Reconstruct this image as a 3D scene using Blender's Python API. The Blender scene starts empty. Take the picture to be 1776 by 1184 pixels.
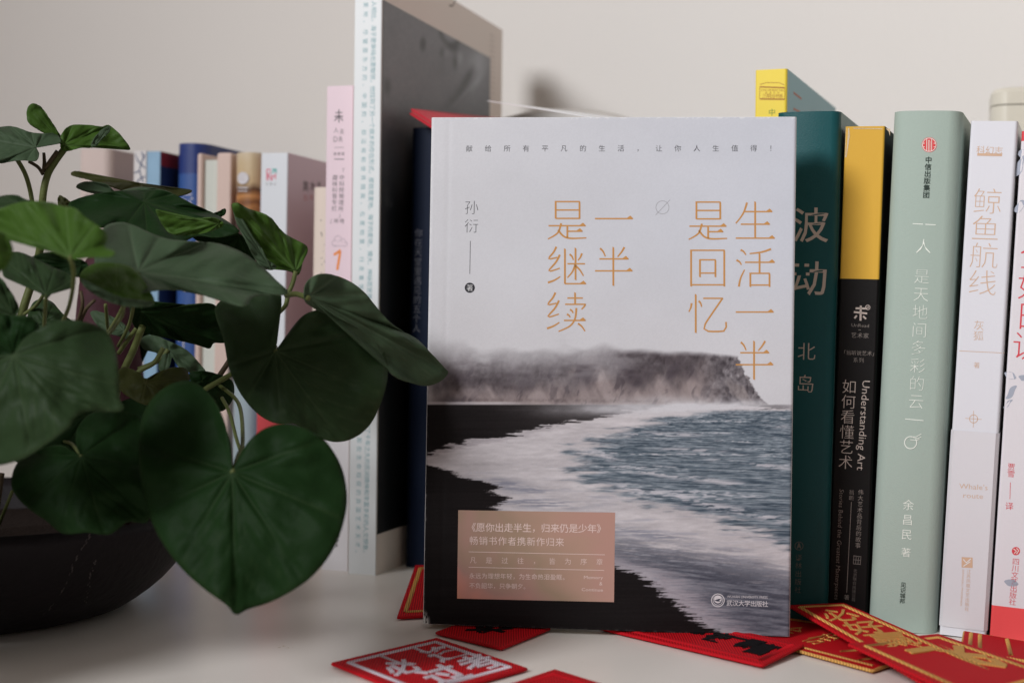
import bpy, math, random
import numpy as np
from mathutils import Vector, Matrix
random.seed(7); RNG = np.random.default_rng(11)
SC = bpy.context.scene
COL = SC.collection

# ------------------------------------------------------------------ camera
F_PX, W_PX, H_PX = 2634.0, 1776.0, 1184.0
CAM_H, PITCH, ROLL = 0.1253, math.radians(0.70), math.radians(0.85)
CAM = Vector((0, 0, CAM_H))
FWD = Vector((0, math.cos(PITCH), -math.sin(PITCH)))
R0 = Vector((1, 0, 0)); U0 = Vector((0, math.sin(PITCH), math.cos(PITCH)))
RIGHT = R0*math.cos(ROLL) + U0*math.sin(ROLL)
UP = -R0*math.sin(ROLL) + U0*math.cos(ROLL)
cam_data = bpy.data.cameras.new('camera'); cam = bpy.data.objects.new('camera', cam_data)
COL.objects.link(cam); SC.camera = cam
m = Matrix((RIGHT, UP, -FWD)).transposed().to_4x4(); m.translation = CAM
cam.matrix_world = m
cam_data.sensor_width = 36.0; cam_data.lens = F_PX/W_PX*36.0
cam_data.clip_start = 0.01; cam_data.clip_end = 50
cam_data.dof.use_dof = True; cam_data.dof.focus_distance = 0.625; cam_data.dof.aperture_fstop = 8.5
cam_data.dof.aperture_blades = 7

# ------------------------------------------------------------------ light
SC.view_settings.view_transform = 'Standard'; SC.view_settings.look = 'None'
SC.view_settings.exposure = 0.0; SC.view_settings.gamma = 1.0
world = bpy.data.worlds.new('World'); SC.world = world; world.use_nodes = True
bg = world.node_tree.nodes['Background']
bg.inputs[0].default_value = (1.0, 0.865, 0.79, 1); bg.inputs[1].default_value = 0.20
def area_light(name, loc, target, sx, sy, power, color, spread=180):
    l = bpy.data.lights.new(name, 'AREA'); l.shape = 'RECTANGLE'; l.size = sx; l.size_y = sy
    l.energy = power; l.color = color; l.spread = math.radians(spread)
    o = bpy.data.objects.new(name, l); COL.objects.link(o)
    o.location = loc
    o.rotation_euler = (Vector(target)-Vector(loc)).to_track_quat('-Z', 'Y').to_euler()
    return o
area_light('window_light', (-1.34, -0.93, 1.27), (0.64, 0.86, 0.24), 0.60, 0.66, 5.7, (0.98, 0.985, 1.0), 54)
SC.cycles.max_bounces = 8
SC.cycles.use_denoising = True

# ------------------------------------------------------------------ pixel helpers (pixel of the photograph + distance -> point of the place)
def ray(px, py):
    return FWD + RIGHT*((px-W_PX/2)/F_PX) + UP*((H_PX/2-py)/F_PX)
def P(px, py, d): return CAM + ray(px, py)*d
def T(px, py, z=0.0):
    r = ray(px, py); return CAM + r*((z-CAM_H)/r.z)
def proj(p):
    q = p-CAM; d = q.dot(FWD)
    return (W_PX/2+F_PX*q.dot(RIGHT)/d, H_PX/2-F_PX*q.dot(UP)/d)

# ------------------------------------------------------------------ colour helpers
def lin(c):
    c = c/255.0
    return c/12.92 if c <= .04045 else ((c+.055)/1.055)**2.4
def S(r, g, b, e=1.0):
    return tuple(min(.9, lin(v)/e) for v in (r, g, b))
def Lnp(a):
    a = np.clip(a, 0, 255)/255.0
    return np.where(a <= .04045, a/12.92, ((a+.055)/1.055)**2.4)

# ------------------------------------------------------------------ materials
MATS = {}
def mat(name, col, rough=.5, spec=.3, bump=0, bscale=400, metal=0, vary=0, vscale=60, sheen=0, trans=0, coat=0):
    if name in MATS: return MATS[name]
    M = bpy.data.materials.new(name); M.use_nodes = True; MATS[name] = M
    nt = M.node_tree; b = nt.nodes['Principled BSDF']
    b.inputs['Roughness'].default_value = rough; b.inputs['Specular IOR Level'].default_value = spec
    b.inputs['Metallic'].default_value = metal
    if sheen: b.inputs['Sheen Weight'].default_value = sheen
    if coat: b.inputs['Coat Weight'].default_value = coat; b.inputs['Coat Roughness'].default_value = .25
    tc = nt.nodes.new('ShaderNodeTexCoord')
    src = None
    if isinstance(col, str):
        a = nt.nodes.new('ShaderNodeAttribute'); a.attribute_name = col; src = a.outputs['Color']
    elif vary:
        n = nt.nodes.new('ShaderNodeTexNoise'); n.inputs['Scale'].default_value = vscale; n.inputs['Detail'].default_value = 5
        nt.links.new(tc.outputs['Object'], n.inputs['Vector'])
        r = nt.nodes.new('ShaderNodeMix'); r.data_type = 'RGBA'
        r.inputs['A'].default_value = tuple(c*(1-vary) for c in col)+(1,)
        r.inputs['B'].default_value = tuple(min(.95, c*(1+vary)) for c in col)+(1,)
        nt.links.new(n.outputs['Fac'], r.inputs['Factor']); src = r.outputs['Result']
    if src is not None: nt.links.new(src, b.inputs['Base Color'])
    else: b.inputs['Base Color'].default_value = tuple(col)+(1,)
    if bump:
        n2 = nt.nodes.new('ShaderNodeTexNoise'); n2.inputs['Scale'].default_value = bscale; n2.inputs['Detail'].default_value = 3
        nt.links.new(tc.outputs['Object'], n2.inputs['Vector'])
        bp = nt.nodes.new('ShaderNodeBump'); bp.inputs['Strength'].default_value = bump; bp.inputs['Distance'].default_value = .001
        nt.links.new(n2.outputs['Fac'], bp.inputs['Height']); nt.links.new(bp.outputs['Normal'], b.inputs['Normal'])
    if trans:
        t = nt.nodes.new('ShaderNodeBsdfTranslucent'); mx = nt.nodes.new('ShaderNodeMixShader'); mx.inputs[0].default_value = trans
        if src is not None: nt.links.new(src, t.inputs['Color'])
        else: t.inputs['Color'].default_value = tuple(col)+(1,)
        out = nt.nodes['Material Output']
        nt.links.new(b.outputs[0], mx.inputs[1]); nt.links.new(t.outputs[0], mx.inputs[2]); nt.links.new(mx.outputs[0], out.inputs['Surface'])
    return M
def band_mat(name, stops, rough=.45, spec=.3, bump=.06, bscale=900):
    """printed bands: stops = [(local z where the colour starts, colour)] from the bottom up"""
    M = mat(name, (1, 1, 1), rough, spec, bump, bscale)
    nt = M.node_tree; b = nt.nodes['Principled BSDF']
    tc = nt.nodes.new('ShaderNodeTexCoord'); sx = nt.nodes.new('ShaderNodeSeparateXYZ')
    nt.links.new(tc.outputs['Object'], sx.inputs[0])
    mul = nt.nodes.new('ShaderNodeMath'); mul.operation = 'MULTIPLY'; mul.inputs[1].default_value = 3.0
    nt.links.new(sx.outputs['Z'], mul.inputs[0])
    cr = nt.nodes.new('ShaderNodeValToRGB'); nt.links.new(mul.outputs[0], cr.inputs[0])
    cr.color_ramp.interpolation = 'CONSTANT'
    els = cr.color_ramp.elements
    els.remove(els[1]); els[0].position = 0; els[0].color = tuple(stops[0][1])+(1,)
    for z, c in stops[1:]:
        e = els.new(z*3.0); e.color = tuple(c)+(1,)
    nt.links.new(cr.outputs[0], b.inputs['Base Color'])
    return M

# ------------------------------------------------------------------ mesh helpers
def link(name, me, parent=None, mats=(), smooth=False, M=None):
    for mm in mats: me.materials.append(mm)
    o = bpy.data.objects.new(name, me); COL.objects.link(o)
    if parent is not None: o.parent = parent
    if M is not None: o.matrix_world = M
    if smooth:
        me.polygons.foreach_set('use_smooth', [True]*len(me.polygons))
    return o
def mesh(name, verts, faces, parent=None, mats=(), smooth=False, fm=None):
    me = bpy.data.meshes.new(name); me.from_pydata([tuple(v) for v in verts], [], faces)
    if fm is not None:
        me.polygons.foreach_set('material_index', fm)
    me.update()
    return link(name, me, parent, mats, smooth)
def thing(name, label, cat, M=None, group=None):
    o = bpy.data.objects.new(name, None); COL.objects.link(o); o.empty_display_size = .02
    if M is not None: o.matrix_world = M
    o['label'] = label; o['category'] = cat
    if group: o['group'] = group
    return o
class MB:
    def __init__(s): s.v = []; s.f = []
    def add(s, vs, fs):
        n = len(s.v); s.v += [tuple(v) for v in vs]; s.f += [tuple(i+n for i in f) for f in fs]
    def box(s, x0, x1, y0, y1, z0, z1):
        s.add([(x, y, z) for z in (z0, z1) for y in (y0, y1) for x in (x0, x1)],
              [(0, 2, 3, 1), (4, 5, 7, 6), (0, 1, 5, 4), (2, 6, 7, 3), (0, 4, 6, 2), (1, 3, 7, 5)])
    def tube(s, pts, rad, n=10, cap=True):
        pts = [Vector(p) for p in pts]
        if not hasattr(rad, '__len__'): rad = [rad]*len(pts)
        base = len(s.v); prev = None
        for i, p in enumerate(pts):
            t = (pts[min(i+1, len(pts)-1)]-pts[max(i-1, 0)])
            if t.length < 1e-9: t = Vector((0, 0, 1))
            t.normalize()
            if prev is None: a = t.orthogonal().normalized()
            else: a = (prev-t*prev.dot(t)).normalized()
            prev = a; b = t.cross(a)
            for k in range(n):
                an = 2*math.pi*k/n
                s.v.append(tuple(p+(a*math.cos(an)+b*math.sin(an))*rad[i]))
        for i in range(len(pts)-1):
            for k in range(n):
                k2 = (k+1) % n
                s.f.append((base+i*n+k, base+i*n+k2, base+(i+1)*n+k2, base+(i+1)*n+k))
        if cap:
            s.f.append(tuple(base+k for k in range(n))[::-1])
            s.f.append(tuple(base+(len(pts)-1)*n+k for k in range(n)))
    def build(s, name, parent=None, mats=(), smooth=False): return mesh(name, s.v, s.f, parent, mats, smooth)
def crom(pts, n, closed=False):
    """Catmull-Rom through pts, n samples of equal chord length"""
    p = np.array(pts, float); k = len(p)
    dense = []
    segs = k if closed else k-1
    for i in range(segs):
        if closed: a, b, c, d = p[(i-1) % k], p[i], p[(i+1) % k], p[(i+2) % k]
        else: a, b, c, d = p[max(i-1, 0)], p[i], p[i+1], p[min(i+2, k-1)]
        t = np.linspace(0, 1, 12, endpoint=False)[:, None]
        dense.append(.5*((2*b)+(-a+c)*t+(2*a-5*b+4*c-d)*t**2+(-a+3*b-3*c+d)*t**3))
    dense = np.vstack(dense+[p[:1] if closed else p[-1:]])
    L = np.r_[0, np.cumsum(np.linalg.norm(np.diff(dense, axis=0), axis=1))]
    s = np.linspace(0, L[-1], n+1)[:-1] if closed else np.linspace(0, L[-1], n)
    return np.stack([np.interp(s, L, dense[:, j]) for j in range(p.shape[1])], 1)
def vnoise(x, y, seed=0):
    """smooth value noise of two coordinates"""
    r = np.random.default_rng(seed).random((256, 256))
    xi = np.floor(x).astype(int); yi = np.floor(y).astype(int); fx = x-xi; fy = y-yi
    fx = fx*fx*(3-2*fx); fy = fy*fy*(3-2*fy)
    g = lambda a, b: r[b % 256, a % 256]
    return (g(xi, yi)*(1-fx)+g(xi+1, yi)*fx)*(1-fy)+(g(xi, yi+1)*(1-fx)+g(xi+1, yi+1)*fx)*fy
def fbm(x, y, oct=4, seed=0):
    s = 0; a = .5; t = 0
    for i in range(oct):
        s = s+a*vnoise(x*2**i, y*2**i, seed+i); t += a; a *= .5
    return s/t
def sst(a, b, x):
    t = np.clip((x-a)/(b-a), 0, 1); return t*t*(3-2*t)

# ------------------------------------------------------------------ lettering (flat print: one mesh per line of print)
_fc = bpy.data.curves.new('lettering', 'FONT'); _fc.size = 1; _fc.resolution_u = 2
_fo = bpy.data.objects.new('lettering', _fc); COL.objects.link(_fo)
_GC = {}
def glyph(s, off=0.0, shear=0.0):
    k = (s, off, shear)
    if k not in _GC:
        _fc.body = s; _fc.offset = off; _fc.shear = shear
        dg = bpy.context.evaluated_depsgraph_get(); dg.update()
        ev = _fo.evaluated_get(dg); me = ev.to_mesh()
        v = np.array([(q.co.x, q.co.y) for q in me.vertices]).reshape(-1, 2)
        f = [tuple(p.vertices) for p in me.polygons]
        ev.to_mesh_clear(); _GC[k] = (v, f)
    return _GC[k]
class Print:
    """collects flat print on one face of a book: pixel positions of the photograph are cast onto that face"""
    def __init__(s, book, face='front', eps=.00007): s.b = book; s.face = face; s.eps = eps; s.lines = []; s.draw = MB(); s.mb = s.draw
    def hit(s, px, py):
        o, u, v, w = s.b.o, s.b.u, s.b.v, s.b.w
        if s.face == 'front': n = v; org = o+v*s.b.bulge*.15
        else: n = u; org = o+u*s.b.t
        r = ray(px, py); k = (org-CAM).dot(n)/r.dot(n); p = CAM+r*k-o
        return (p.dot(u) if s.face == 'front' else p.dot(v)), p.dot(w), k/F_PX
    def emit(s, xz, f):
        if s.face == 'front': s.mb.add([(x, s.b.sy(x)-s.eps, z) for x, z in xz], f)
        else: s.mb.add([(s.b.t+s.eps, x, z) for x, z in xz], f)
    def chars(s, text, p0, p1, size, off=0.0, rot=0, wx=1.0, shear=0):
        """one glyph per character, centres spread evenly from p0 to p1"""
        n = len(text); s.mb = MB(); s.lines.append(s.mb)
        for i, ch in enumerate(text):
            t = i/(n-1) if n > 1 else 0
            if ch == ' ': continue
            x, z, k = s.hit(p0[0]+(p1[0]-p0[0])*t, p0[1]+(p1[1]-p0[1])*t)
            g, f = glyph(ch, off, shear)
            if not len(g): continue
            q = (g-np.array([.5, .38]))*size*k; q[:, 0] *= wx
            if rot: q = np.stack([q[:, 1], -q[:, 0]], 1)
            s.emit(q+np.array([x, z]), f)
        s.mb = s.draw; return s
    def word(s, text, p0, p1, h, off=0.0, shear=0):
        """a whole word running from p0 to p1 with capital height h px"""
        g, f = glyph(text, off, shear); g = g.copy()
        x0, z0, k = s.hit(*p0); x1, z1, _ = s.hit(*p1)
        a = g[:, 0].min(); L = g[:, 0].max()-a
        d = np.array([x1-x0, z1-z0]); D = np.linalg.norm(d); d /= D; nrm = np.array([-d[1], d[0]])
        hh = h*k/.70
        q = ((g[:, 0]-a)/L*D)[:, None]*d+((g[:, 1]-.34)*hh)[:, None]*nrm+np.array([x0, z0])
        s.mb = MB(); s.lines.append(s.mb); s.emit(q, f); s.mb = s.draw; return s
    def split(s):
        s.draw = MB(); s.lines.append(s.draw); s.mb = s.draw; return s
    def line(s, pts, w):
        """a ruled line through pixel points, w px wide"""
        if len(pts) == 2 and abs(pts[1][0]-pts[0][0]) > 40:
            pts = [(pts[0][0]+(pts[1][0]-pts[0][0])*i/16, pts[0][1]+(pts[1][1]-pts[0][1])*i/16) for i in range(17)]
        q = [s.hit(*p) for p in pts]
        xz = np.array([(a, b) for a, b, _ in q]); k = q[0][2]
        n = len(xz); vs = []
        for i in range(n):
            t = xz[min(i+1, n-1)]-xz[max(i-1, 0)]; t = t/(np.linalg.norm(t)+1e-12); nn = np.array([-t[1], t[0]])*w*k/2
            vs += [tuple(xz[i]+nn), tuple(xz[i]-nn)]
        s.emit(vs, [(2*i, 2*i+1, 2*i+3, 2*i+2) for i in range(n-1)]); return s
    def poly(s, pts):
        s.emit([s.hit(*p)[:2] for p in pts], [tuple(range(len(pts)))[::-1]]); return s
    def disc(s, c, r, n=28):
        return s.poly([(c[0]+r*math.cos(2*math.pi*i/n), c[1]+r*math.sin(2*math.pi*i/n)) for i in range(n)])
    def ring(s, c, r, w, a0=0, a1=360, n=32):
        return s.line([(c[0]+r*math.cos(math.radians(a0+(a1-a0)*i/n)), c[1]+r*math.sin(math.radians(a0+(a1-a0)*i/n))) for i in range(n+1)], w)
    def build(s, name, m, label=None):
        for b_ in [s.draw]+[l for l in s.lines if l is not s.draw]:
            if b_.f: b_.build(name, s.b.root, [m])
def ink(name, c, rough=.45): return mat('ink_'+name, c, rough, .25)

# ------------------------------------------------------------------ books
BOOKS = 'books standing along the wall'
class Book:
    def __init__(s, name, label, bl, tl, br_x, yaw, depth, lift=0.0, back=0.0, group=BOOKS, cat='book', h=None):
        yaw = math.radians(yaw); u0 = Vector((math.cos(yaw), -math.sin(yaw), 0)); v0 = Vector((math.sin(yaw), math.cos(yaw), 0))
        z = Vector((0, 0, 1)); A = T(bl[0], bl[1], lift)
        phi, hh, beta = 0.0, .2, math.radians(back)
        w1 = z*math.cos(beta)+v0*math.sin(beta); v1 = v0*math.cos(beta)-z*math.sin(beta)
        def w_(phi): return w1*math.cos(phi)+u0*math.sin(phi)
        for _ in range(40):
            x, y = proj(A+w_(phi)*hh)
            ex, ey = tl[0]-x, tl[1]-y
            hh -= ey*.9*(A-CAM).dot(FWD)/F_PX; phi += ex*.9*(A-CAM).dot(FWD)/F_PX/hh
        u = u0*math.cos(phi)-w1*math.sin(phi); w = w_(phi); v = v1
        t = .03
        for _ in range(40): t += (br_x-proj(A+u*t)[0])*.9*(A-CAM).dot(FWD)/F_PX/u0.x
        if phi > 0: A = A+z*(t*math.sin(phi))
        s.o, s.u, s.v, s.w, s.t, s.h, s.D = A, u, v, w, t, hh, depth
        s.bulge = 0; s.rc = .0006
        M = Matrix((u, v, w)).transposed().to_4x4(); M.translation = A
        s.root = thing(name, label, cat, M, group); s.M = M
    def sy(s, x):
        """front surface of the spine at local x"""
        q = (x-s.t/2)/(s.t/2); y = s.bulge*q*q
        e = min(x, s.t-x)
        if e < s.rc: e = max(e, 0); y += s.rc-math.sqrt(max(0, s.rc**2-(s.rc-e)**2))
        return y
    def shell(s, m_spine, m_side, m_page, bulge=0.0, rc=.0006, th=.0006, inset=.0, mback=None):
        """U-shaped cover (spine, two boards) round a block of pages"""
        s.bulge, s.rc = bulge, rc
        t, D, h = s.t, s.D, s.h
        xs = np.r_[np.linspace(0, rc, 10), np.linspace(rc, t-rc, 41)[1:-1], np.linspace(t-rc, t, 10)]
        out = [(0, D)]+[(x, s.sy(x)) for x in xs]+[(t, D)]
        inn = [(th, D)]+[(th+(t-2*th)*x/t, s.sy(x)+th) for x in xs]+[(t-th, D)]
        n = len(out); vs = []; fs = []; fm = []
        for z in (0, h): vs += [(x, y, z) for x, y in out]+[(x, y, z) for x, y in inn]
        for i in range(n-1):
            mi = 2 if i == 0 else (1 if i == n-2 else 0)
            fs.append((i, i+1, 2*n+i+1, 2*n+i)); fm.append(mi)
            fs.append((n+i+1, n+i, 3*n+i, 3*n+i+1)); fm.append(3)
            fs.append((i+1, i, n+i, n+i+1)); fm.append(mi)
            fs.append((2*n+i, 2*n+i+1, 3*n+i+1, 3*n+i)); fm.append(mi)
        fs.append((0, 2*n, 3*n, n)); fm.append(2); fs.append((n-1, 2*n-1, 4*n-1, 3*n-1)); fm.append(1)
        c = mesh('cover', vs, fs, s.root, [m_spine, m_side, mback or m_side, m_page], False, fm)
        b = MB(); g = .0002; b.box(th+g, t-th-g, max(th, bulge+rc)+.001, D-max(inset, .0005), inset, h-max(inset, .0003))
        b.build('page_block', s.root, [m_page])
        return c

paper = mat('page_paper', S(226, 220, 206), .8, .1, .3, 1500, vary=.06, vscale=900)
white_card = mat('white_coated_card', S(238, 238, 240), .42, .3, .05, 900)

# ------------------------------------------------------------------ setting: table and wall
table_m = mat('table_white_laminate', S(239, 233, 226), .34, .4, .05, 500, vary=.035, vscale=22)
b = MB(); b.box(-2.0, 2.0, -0.45, 1.75, -.03, 0)
tb = b.build('table_top', None, [table_m]); tb['kind'] = 'structure'
wall_m = mat('wall_matt_paint', S(233, 229, 225), .8, .15, .25, 260, vary=.015, vscale=5)
WY = math.radians(15); wu = Vector((math.cos(WY), -math.sin(WY), 0)); wv = Vector((math.sin(WY), math.cos(WY), 0))
b = MB(); b.box(-2.2, 1.6, 0, .1, 0.0005, 1.8)
wl = b.build('wall', None, [wall_m]); wl['kind'] = 'structure'
M = Matrix((wu, wv, Vector((0, 0, 1)))).transposed().to_4x4(); M.translation = (0, 0.977, 0); wl.matrix_world = M

# ------------------------------------------------------------------ the front book
fb = Book('paperback_book', 'pale grey novel facing the camera with black beach cover and gold title', (733, 1081), (748, 204), 1370, 6.3, .018,
          lift=.0022, back=1.6, group=BOOKS)
print('front book', fb.t, fb.h, fb.o[:])
fb.shell(white_card, white_card, paper, rc=.0012, th=.0007)
def cover_art(X, Y):
    n1 = fbm(X/160, Y/120, 4, 1); n3 = fbm(X/4, Y/1.6, 3, 20); ns = fbm(X/90, Y/3.0, 4, 33); one = np.ones(X.shape+(3,))
    def C(r, g, b): return one*np.array([r, g, b], float)
    def mixc(A, B, t): return A*(1-t[..., None])+B*t[..., None]
    def add(A, t, k=(1, 1, 1)): return A+t[..., None]*np.array(k)
    def seg(x0, y0, x1, y1, w, soft=30):
        d = np.abs(Y-(y0+(y1-y0)*(X-x0)/(x1-x0)))
        return np.clip(1-d/w, 0, 1)*sst(x0-soft, x0+soft, X)*sst(x1+soft, x1-soft, X)
    sx = (X-740)/640; sy = (Y-204)/400
    sky = mixc(C(205, 205, 210), C(194, 197, 207), np.clip(sx*.9+.5*(n1-.5)*sy, 0, 1))
    sky = mixc(sky, C(202, 200, 204), sst(.5, 1.1, sy)*.7); sky = add(sky, (n1-.5)*14)
    col = sky
    # headland: dark crags above, pale fans of scree below, top lost in cloud
    sl = X+(Y-604)*.35
    w1 = fbm(sl/60, Y/90, 4, 44); w2 = fbm(sl/15+w1*2, Y/34, 4, 51); w3 = fbm(X/5+w2*2, Y/7, 3, 61); w4 = fbm((X-(Y-604)*.5)/11, Y/40, 3, 66)
    ty = (Y-604)/96
    gul = np.abs(2*fbm((X-(Y-604)*.55)/95+.5*w1, Y/150, 3, 71)-1)
    scree = sst(.30, .74, ty*.70+.70*(w1-.5)+.55*gul-.02+.16*(w4-.5))
    crag = add(add(C(84, 77, 81), (w2-.5)*56), (w3-.5)*40)
    fan = add(add(C(141, 129, 129), (w4-.5)*26), (w3-.5)*14+(w1-.5)*30)
    cl = mixc(crag, fan, scree)
    cl = mixc(cl, C(66, 59, 65), np.clip(sst(.62, .74, w2)*sst(.15, .5, ty)*.7*(1-.4*scree), 0, 1))
    for cx, cy, rx, ry in ((905, 655, 40, 20), (795, 665, 20, 36), (1010, 645, 34, 24), (1095, 650, 22, 34), (1160, 640, 40, 22)):
        e = np.exp(-(((X-cx-(Y-cy)*.5)/rx)**2+((Y-cy)/ry)**2)*1.1)*sst(.36, .62, w2+.25*(w3-.5)); cl = mixc(cl, C(70, 62, 68), np.clip(e*.9, 0, .85))
    cl = add(cl, seg(760, 693, 1180, 696, 5)*-22*sst(.3, .6, w3))
    rock = sst(1205, 1262, X+30*(w2-.5)); rk = add(add(C(104, 99, 104), (w2-.5)*70), (w3-.5)*120); rk = mixc(rk, C(150, 141, 140), sst(.55, .75, w4)*.6*sst(.3, .6, ty))
    cl = mixc(cl, rk, rock*.9)
    # rock stack on the left
    stk = sst(1, -1, np.hypot((X-780)/26, (Y-700)/13)-.9+.35*(w2-.5)); cl = mixc(cl, add(C(62, 54, 58), (w3-.5)*30), stk)
    xr = np.interp(Y, [606, 615, 628, 640, 655, 665, 678, 685, 697, 702], [1270, 1278, 1284, 1289, 1298, 1303, 1310, 1316, 1327, 1333])+(n3-.5)*6+(fbm(X/9, Y/6, 2, 5)-.5)*7
    top = np.interp(X, [740, 800, 900, 1000, 1050, 1100, 1180, 1240, 1280], [612, 608, 614, 608, 603, 606, 611, 614, 617])
    soft = np.interp(X, [740, 950, 1040, 1090, 1280], [72, 74, 48, 17, 7])
    fog = fbm(X/70, Y/26, 4, 18)
    a = sst(0, 1, (Y-top+soft*.30+(fog-.5)*46*(soft/50))/soft)*sst(1, -1, (X-xr)/1.5)*sst(704, 700, Y)*np.interp(X, [735, 752, 800], [.25, .75, 1])
    a = a*(1-.5*sst(.46, .74, fog)*sst(690, 620, Y)*sst(1230, 1000, X))
    col = mixc(col, cl, np.clip(a, 0, 1))
    m_ = sst(695, 698, Y+1.5*(n3-.5))*sst(704, 701, Y)*sst(930, 860, X); col = mixc(col, C(190, 184, 188), m_*.7)
    # upper beach of black sand
    black = add(C(21, 17, 18), (ns-.5)*12)
    yb1 = np.interp(X, [730, 739, 765, 790, 812, 850, 870, 901, 925, 943, 985, 1027, 1080, 1160], [790, 788, 776, 771, 763, 760, 757, 753, 744, 739, 733, 725, 716, 706])
    tong = fbm(X/30, Y/2.4, 3, 87)
    yb1 = yb1+(tong-.5)*18+(n3-.5)*3
    fo = fbm(X/46+Y/30, Y/7, 4, 77); fo2 = fbm(X/14, Y/3, 3, 79)
    foam = add(add(C(188, 183, 187), (fo-.5)*40), (fo2-.5)*18)
    foam = mixc(foam, C(150, 150, 162), np.clip(sst(.56, .74, fbm(X/70, Y/5, 4, 95))*.55*sst(790, 850, Y), 0, 1))
    mist = sst(880, 1130, X)*sst(736, 704, Y)
    ground = mixc(foam, mixc(add(black, sst(820, 1000, X)*22), C(180, 177, 184), np.clip(mist*(.5+1.0*(fog-.3)), 0, 1)), sst(1.6, -1.6, Y-yb1))
    wetline = np.exp(-((Y-yb1-5)/4)**2)*sst(1100, 800, X)*.35; ground = mixc(ground, C(120, 112, 120), wetline)
    # open sea with wave lines that grow toward the viewer
    t = np.clip((Y-706)/230, 0, 1); sc = 1+2.6*t
    yy = Y+6*(fbm(X/120, Y/60, 2, 3)-.5)*sc+(X-1180)*.015
    r1 = 1-np.abs(2*fbm(X/(26*sc), yy/(3.0*sc), 4, 91)-1); r2 = 1-np.abs(2*fbm(X/(8*sc), yy/(1.5*sc), 3, 97)-1); big = fbm(X/(110*sc), yy/(10*sc), 3, 23)
    sea = mixc(C(70, 82, 94), C(120, 130, 140), sst(.55, .98, r1)); sea = add(sea, (r2-.72)*52); sea = add(sea, (big-.5)*44, (1, 1, .95))
    sea = mixc(sea, C(192, 190, 198), np.clip(sst(.60, .76, big+.22*(r1-.75))*sst(.66, .95, r2)*.75, 0, 1))
    for (x0, y0, x1, y1, wv_) in ((1080, 751, 1215, 754, 4), (1095, 815, 1300, 842, 5), (1060, 838, 1372, 905, 8), (1335, 736, 1372, 742, 4), (1150, 778, 1260, 782, 3), (1230, 795, 1372, 812, 4), (1000, 775, 1080, 800, 8)):
        e = seg(x0, y0, x1, y1, wv_*1.6)*sst(.42, .62, fbm(X/22, Y/3.2, 4, int(x0)))
        sea = mixc(sea, C(196, 193, 200), np.clip(e*.9, 0, 1))
    xs_ = np.interp(Y, [700, 712, 720, 746, 764, 788, 806, 829, 843, 857, 876, 894, 927, 950, 960], [1270, 1230, 1161, 1092, 1022, 1003, 1015, 1005, 1045, 1073, 1138, 1231, 1324, 1375, 1420])
    edge = (X-xs_)+(fbm(X/34, Y/4.5, 4, 41)-.5)*150
    ground = mixc(ground, sea, sst(-34, 42, edge)*sst(709, 714, Y+(n3-.5)*3))
    # shallows between the surf band and the wet sand
    yb3 = np.interp(X, [900, 1068, 1138, 1207, 1277, 1324, 1370], [930, 936, 945, 955, 973, 983, 997])
    q1 = fbm(X/70+Y/40, (Y-X*.12)/4.2, 4, 111); q2 = fbm(X/16, (Y-X*.12)/1.9, 3, 113)
    ls = add(add(mixc(C(68, 70, 82), C(104, 106, 117), sst(.3, .7, q1)), (q2-.5)*40), (n3-.5)*14)
    ls = mixc(ls, C(162, 160, 168), np.clip(sst(.57, .72, q1)*sst(.35, .6, q2)*.7*sst(1010, 940, Y), 0, 1))
    wet = sst(-22, 26, Y-yb3+(q1-.5)*70+(q2-.5)*18); ground = mixc(ground, ls, np.clip(wet*sst(1040, 1085, X+.6*(Y-930))*.95, 0, 1))
    for cx, cy, rx, ry, k in ((1120, 925, 90, 8, .16), (900, 845, 60, 9, .15), (935, 872, 74, 8, .05), (870, 838, 40, 7, .1)):
        g2 = np.exp(-(((X-cx)/rx)**2+((Y-cy-(X-cx)*k)/ry)**2))*sst(.38, .62, fbm(X/40, Y/2.4, 4, int(cx))); ground = mixc(ground, C(124, 126, 140), np.clip(g2, 0, .75))
    xb = np.interp(Y, [800, 806, 815, 827, 835, 841, 846, 850, 858, 862, 870, 880, 885, 980, 992, 1006, 1017, 1034, 1052, 1062, 1075, 1094, 1110],
                   [700, 739, 776, 799, 835, 862, 862, 848, 862, 885, 872, 856, 860, 1066, 1096, 1132, 1134, 1160, 1184, 1192, 1212, 1240, 1262])
    jag = fbm(X/60, Y/1.7, 3, 101); xb = xb+(jag-.5)*np.interp(Y, [800, 960, 1000], [20, 40, 62])
    band = sst(96, 12, X-xb+(q2-.5)*70)*sst(925, 985, Y); ground = mixc(ground, add(C(166, 160, 168), (q2-.5)*46), np.clip(band, 0, 1)*.9)
    ground = mixc(ground, black, sst(7, -7, X-xb-(n3-.5)*16)*sst(799, 803, Y))
    col = mixc(col, ground, sst(700, 703, Y))
    sp = fbm(X/30, Y/12, 4, 131)
    spray = np.exp(-(((X-1235)/100)**2+((Y-704-(1240-X)*.035)/9)**2))*1.1+np.exp(-(((X-1070)/130)**2+((Y-710)/11)**2))*.6+np.exp(-(((X-1160)/80)**2+((Y-694)/9)**2))*.45
    col = mixc(col, C(204, 203, 209), np.clip(spray*(.35+1.1*sp), 0, .92))
    return add(col, (fbm(X/1.7, Y/1.7, 2, 140)-.5)*7)
_flat = fb.sy
def bowed(x):
    return -.00055*math.sin(math.pi*min(max(x/fb.t, 0), 1))**.6 + .00010*math.exp(-((x-.0075)/.0011)**2)
fb.sy = lambda x: _flat(x)+bowed(x)
NX, NZ = 440, 610
gx = np.linspace(.0003, fb.t-.0002, NX); gz = np.linspace(.0001, fb.h-.0002, NZ)
GX, GZ = np.meshgrid(gx, gz)
Wp = np.array(fb.o)+GX[..., None]*np.array(fb.u)+GZ[..., None]*np.array(fb.w)
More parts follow.
